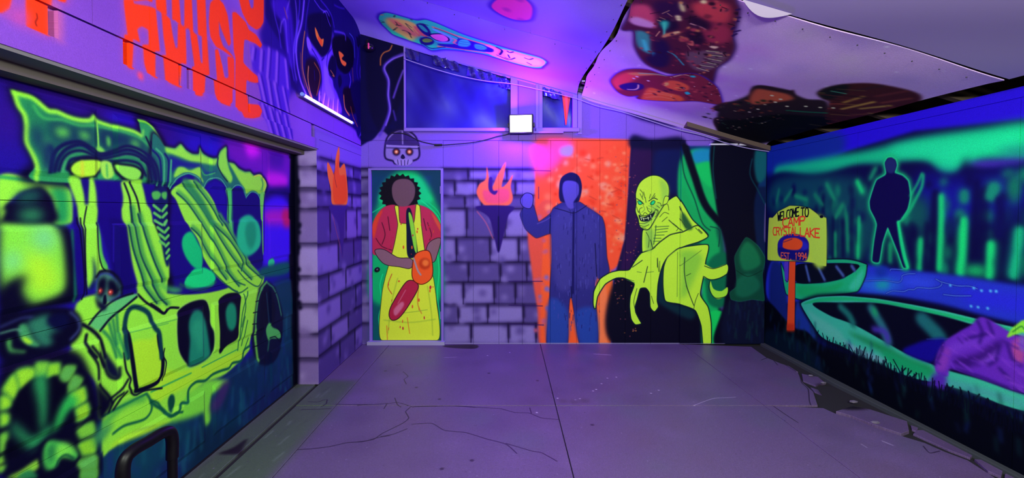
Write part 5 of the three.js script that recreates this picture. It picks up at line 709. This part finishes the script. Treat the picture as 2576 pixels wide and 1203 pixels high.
// ---------- ceiling ----------
{
  const ce = structure('ceiling', 'sagging white ceiling sheets, the left tinted with violet lamp light, with painted monsters and black gaps');
  const th = Math.atan(0.29);
  part('roof_deck', new THREE.BoxGeometry(6.4, 0.05, 9).rotateZ(-th).translate(0.9, roofAt(0.9) + 0.19, -0.85), M.timber, ce);
  for (const d of [4.92, 4.27, 3.65, 3.06, 2.546, 1.9, 1.3, 0.7]) part('rafter', new THREE.BoxGeometry(5.4, 0.13, 0.05).rotateZ(-th).translate(0.95, roofAt(0.95) + 0.095, -d), M.timber, ce);
  const sheet = (x0, x1, d0, d1, mural, mat, nx = 26, nd = 26, o = {}) => {
    const g = new THREE.BoxGeometry(1, 1, 1, nx, 1, nd), p = g.attributes.position;
    for (let i = 0; i < p.count; i++) {
      const s = p.getX(i) + 0.5, t = 0.5 - p.getZ(i); let x = x0 + (x1 - x0) * s; const d = d0 + (d1 - d0) * t;
      if (o.left) x += (1 - s) * (0.014 * Math.sin(d * 4.1) + 0.01 * Math.sin(d * 9 + 1));
      if (o.right) x += s * (0.012 * Math.sin(d * 3.3 + 2));
      let y = roofAt(x) + 0.007 * Math.sin(x * 5.1 + d * 2) * Math.sin(d * 4.3) - 0.022 * Math.sin(Math.PI * s) * Math.sin(Math.PI * t);
      if (d > 4.86) y -= 0.085 * ((d - 4.86) / 0.25) ** 2;
      if (o.front && t < 0.03) y -= 0.003 * (1 + Math.sin(x * 7));
      p.setXYZ(i, x, y + p.getY(i) * 0.006, -d);
    }
    g.computeVertexNormals(); return part('ceiling_sheet', mural ? mural.uv(g, X, D) : g, mat, ce);
  };
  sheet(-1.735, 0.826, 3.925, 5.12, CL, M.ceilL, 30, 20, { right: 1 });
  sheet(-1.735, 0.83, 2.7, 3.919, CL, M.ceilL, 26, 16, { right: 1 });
  sheet(-1.735, 0.83, 0.3, 2.69, null, M.sheet); sheet(-1.735, 0.83, FRONT, 0.29, null, M.sheet);
  sheet(0.862, 3.01, 2.615, 5.115, CR, M.ceilR, 30, 30, { left: 1, front: 1 });
  sheet(0.862, 3.02, 0.2, 2.598, null, M.sheet, 20, 20, { left: 1 }); sheet(0.862, 3.02, FRONT, 0.19, null, M.sheet);
  // flap of the nearer sheet peeling down at the gap
  const f = new THREE.PlaneGeometry(1, 1, 14, 6), p = f.attributes.position;
  for (let i = 0; i < p.count; i++) { const s = p.getX(i) + 0.5, t = p.getY(i) + 0.5, x = 1.4 + 0.3 * s, w = Math.sin(Math.PI * s) * 0.07 * t; p.setXYZ(i, x, roofAt(x) - 0.012 - 0.45 * w, -(2.58 + w * 0.9)); }
  f.computeVertexNormals(); part('loose_flap', f, plain('#b8a4c4', 0.7), ce);
  // nails along the sheet edges
  const nail = cyl(0.004, 0.006, 8), nm = plain('#1c1420', 0.5);
  for (let i = 0; i < 22; i++) { const d = 2.7 + i * 0.11, x = i % 2 ? 0.8 : 0.905; part('nail', nail.clone().translate(x, roofAt(x) - 0.008, -d), nm, ce); }
  for (let i = 0; i < 12; i++) { const x = 0.98 + i * 0.17; part('nail', nail.clone().translate(x, roofAt(x) - 0.022, -2.68), nm, ce); }
  for (let i = 0; i < 10; i++) { const x = -1.4 + i * 0.23; part('nail', nail.clone().translate(x, roofAt(x) - 0.022, -(i % 2 ? 3.88 : 3.96)), nm, ce); }
}

// ---------- lamps ----------
function floodLight(name, label, [x, y, d], w, h, turn, tilt, glow, back) {
  const o = thing(name, label, 'lamp', [x, y, -d]); o.rotation.set(tilt, turn, 0, 'YXZ');
  part('housing', mergeGeometries([rbox(w + 0.035, h + 0.035, 0.045, 0.012).translate(0, 0, -0.03), ...[-2, -1, 0, 1, 2].map((k) => rbox(0.012, h * 0.9, 0.035, 0.004).translate(k * w * 0.18, 0, -0.066))]), plain('#15101c', 0.5), o);
  part('bezel', plate([[-w / 2 - 0.012, -h / 2 - 0.012], [w / 2 + 0.012, -h / 2 - 0.012], [w / 2 + 0.012, h / 2 + 0.012], [-w / 2 - 0.012, h / 2 + 0.012]], 0.006, 0.002).translate(0, 0, -0.009), plain('#15101c', 0.5), o);
  part('lens', rbox(w, h, 0.012, 0.005).translate(0, 0, 0.002), new THREE.MeshStandardMaterial({ color: 0x222222, roughness: 0.3, emissive: glow, emissiveIntensity: 1 }), o);
  part('bracket', mergeGeometries([rbox(0.012, 0.05, back, 0.004).translate(-w / 2 - 0.026, -0.01, -back / 2 - 0.02), rbox(0.012, 0.05, back, 0.004).translate(w / 2 + 0.026, -0.01, -back / 2 - 0.02), rbox(w + 0.064, 0.05, 0.01, 0.004).translate(0, -0.01, -back - 0.02)]), M.gloss, o);
  return o;
}
{
  const o = floodLight('flood_light', 'glowing square flood light on the back wall between the two windows', [0.162, 2.605, 4.99], 0.25, 0.19, -0.12, 0.06, new THREE.Color().setRGB(5.5, 4.6, 7), 0.075);
  const l = new THREE.PointLight(FLOOD.color, FLOOD.power, 0, 2); l.position.set(0, 0, 0.07); l.castShadow = true; l.shadow.radius = 2; o.add(l);
}
{
  const y = 2.562, d0 = 3.575, d1 = 4.745, x = LEFT + 0.034, n = d1 - d0;
  const o = thing('tube_light', 'glowing violet fluorescent tube fixed along the left wall under the skull', 'lamp', [x, y, -(d0 + d1) / 2]);
  part('glass_tube', cyl(0.0125, n - 0.05).rotateX(Math.PI / 2), new THREE.MeshStandardMaterial({ color: 0x333333, emissive: new THREE.Color().setRGB(3.4, 2.0, 5.2) }), o);
  for (const s of [-1, 1]) part('end_cap', cyl(0.016, 0.03).rotateX(Math.PI / 2).translate(0, 0, s * (n / 2 - 0.014)), plain('#7a90e8', 0.4), o);
  part('channel', rbox(0.034, 0.012, n, 0.004).translate(-0.012, -0.022, 0), plain('#3a2c70', 0.5), o);
  const l = new THREE.RectAreaLight(TUBE.color, TUBE.power, n - 0.06, 0.024); l.position.set(0.002, 0.016, 0); o.add(l); o.updateMatrixWorld(true);
  l.lookAt(new THREE.Vector3(x + 0.35, y + 1, -(d0 + d1) / 2));
}
{
  const bm = thing('added_lamp_beam', 'added dark timber cross beam carrying made up fill lights behind the viewer', 'beam', [0.65, 2.53, 0.62]);
  part('timber', rbox(4.6, 0.09, 0.07, 0.006).translate(0, 0.045, 0), M.timber, bm);  // unseen beam and floods, added as even fill for the neon paint
  for (const s of [-1, 1]) part('hanger', rbox(0.03, 0.5, 0.03, 0.004).translate(s * 1.6, 0.3, 0), M.timber, bm);
  [[-0.8, 'added fill light on the beam behind the viewer, nearest the garage door'], [0.65, 'added fill light in the middle of the beam behind the viewer'], [1.9, 'added fill light on the beam behind the viewer, nearest the lake wall']].forEach(([x, label], i) => {
    const o = floodLight('flood_light_00' + (i + 1), label, [x, 2.4, -0.53], 0.46, 0.22, Math.PI + (x < 0 ? -0.6 : x > 1 ? 0.42 : -0.1), 0.07, new THREE.Color().setRGB(6, 5, 7), 0.06);
    const l = new THREE.RectAreaLight(ADDED_FILL.color, ADDED_FILL.power, 0.46, 0.22); l.position.set(0, 0, 0.012); l.rotation.y = Math.PI; o.add(l);
  });
}
// ---------- cords, rope, small fittings ----------
{
  const b = (s, d) => pts(s).map(([x, y]) => [x, y, -d]);
  const cord = thing('power_cord', 'black power cord drooping from the flood light toward the skull over the door', 'cord');
  const cp = b('56,2527 -3,2497 -97,2480 -238,2439 -391,2406 -591,2386 -791,2375 -944,2398 -1044,2427 -1155,2486 -1225,2509 -1366,2515', 5.09);
  part('cable', tube(cp, 0.0055, 90), M.black, cord); part('plug', cyl(0.013, 0.09, 12).rotateZ(Math.PI / 2).translate(cp[6][0] - 0.02, cp[6][1], cp[6][2]), M.black, cord);
  const rope = thing('rope', 'pale thin rope strung across both windows down to the right corner', 'rope');
  part('strand', tube(b('-1204,3378 -1057,3326 -800,3244 -542,3175 -238,3116 55,3085 407,3011 795,2918 1059,2825', 5.06).concat(b('1356,2753 1686,2650 2016,2546 2302,2480 2566,2393 2842,2327 3095,2289', 5.05)), 0.006, 160), M.rope, rope);
  const tape = thing('tape_strip', 'short strip of black tape at the foot of the ceiling gap', 'tape');
  part('strip', rbox(0.17, 0.035, 0.004, 0.0015).rotateZ(-0.28).translate(0.9, 2.99, -5.04), M.black, tape);
  const clip = thing('metal_clip', 'small shiny clip wedged in the dark ceiling gap', 'clip');
  part('clip_body', rbox(0.034, 0.02, 0.02, 0.006).translate(0.836, roofAt(0.836) - 0.012, -4.72), M.metal, clip);
  const red = thing('red_cloth', 'bright red orange cloth strip hanging inside the narrow window', 'cloth');
  const g = new THREE.PlaneGeometry(1, 1, 10, 16), p = g.attributes.position;
  for (let i = 0; i < p.count; i++) { const s = p.getX(i) + 0.5, t = p.getY(i) + 0.5, w = 0.11 * t + 0.012; p.setXYZ(i, 0.77 - (1 - t) * 0.06 - w * (1 - s), 2.62 + t * 0.42, -5.138 + 0.008 * Math.sin(s * 9 + t * 3)); }
  g.computeVertexNormals(); part('strip', g, new THREE.MeshStandardMaterial({ color: '#f8483c', roughness: 0.7, side: THREE.DoubleSide }), red);
  const fit = thing('corner_fitting', 'small glossy round fitting high in the left back corner', 'fitting', [-1.6, 3.49, -5.02]);
  part('body', new THREE.SphereGeometry(0.055, 24, 16).scale(1.15, 0.8, 1), M.gloss, fit); part('lens', new THREE.CapsuleGeometry(0.01, 0.05, 6, 12).translate(0.012, 0, 0.052), plain('#ff4a8a', 0.3), fit); part('mount', rbox(0.03, 0.09, 0.06, 0.005).translate(-0.03, 0.06, -0.05), M.gloss, fit);  // pink capsule is a painted glint on the glossy body
  // crumpled clear film bunched at the head of the wide window
  [[-1.12, 3.44, 0.16, 'crumpled film scrap at the upper left corner of the wide window'], [-0.72, 3.34, 0.3, 'long crumpled film scrap under the ceiling left in the wide window'], [-0.3, 3.2, 0.34, 'crumpled film scrap in the middle of the wide window head'], [-0.02, 3.1, 0.16, 'crumpled film scrap near the right end of the wide window'], [0.53, 2.99, 0.2, 'crumpled film scrap at the head of the narrow window']].forEach(([x, y, w, label], i) => {
    const o = thing('film_scrap' + (i ? '_00' + i : ''), label, 'plastic', [x, y, -5.11], 'crumpled film in the windows'), q = new THREE.PlaneGeometry(w, 0.11, 12, 6), a = q.attributes.position;
    for (let k = 0; k < a.count; k++) a.setXYZ(k, a.getX(k) + rr(-0.008, 0.008), a.getY(k) - a.getX(k) * 0.3 + rr(-0.008, 0.008), 0.014 * Math.sin(a.getX(k) * 60 + a.getY(k) * 30) + rr(-0.006, 0.006));
    q.computeVertexNormals(); part('film', q, new THREE.MeshPhysicalMaterial({ color: '#2a1e78', roughness: 0.25, clearcoat: 1, side: THREE.DoubleSide }), o);
  });
}
// ---------- trolley at the lower left ----------
{
  const a = new THREE.Vector3(-0.905, 1.01, -1.0), b = new THREE.Vector3(-0.895, 1.01, -1.135), mid = a.clone().lerp(b, 0.5);
  const o = thing('hand_trolley', 'black tubular trolley handle standing before the painted coach', 'trolley', [mid.x, 0, mid.z]);
  const L = a.clone().sub(mid), Rr = b.clone().sub(mid), u = Rr.clone().sub(L), v = (q, y, k = 0) => [q.x + u.x * k, y, q.z + u.z * k];
  const m = new THREE.MeshPhysicalMaterial({ color: '#040206', roughness: 0.45, specularIntensity: 0.35 });
  part('grip', tube([v(L, 0.93), v(L, 0.985), v(L, 1.005, 0.06), v(L, 1.012, 0.2), v(L, 1.012, 0.5), v(L, 1.012, 0.8), v(L, 1.005, 0.94), v(Rr, 0.985), v(Rr, 0.93)], 0.0145, 80, 14), m, o);
  for (const q of [L, Rr]) { part('post', tube([v(q, 0.1), v(q, 0.5), v(q, 0.97)], 0.0115, 8, 14), m, o); }
  part('base_plate', rbox(0.3, 0.02, 0.26, 0.006).translate(0.1, 0.09, 0), m, o); part('crossbar', cyl(0.009, 0.14).rotateX(Math.PI / 2).translate(0, 0.5, 0), m, o);
  for (const s of [-1, 1]) part('wheel', new THREE.TorusGeometry(0.042, 0.016, 10, 24).rotateY(0).translate(-0.03, 0.058, s * 0.13), plain('#1c1a1e', 0.8), o);
}
renderer.render(scene, camera);
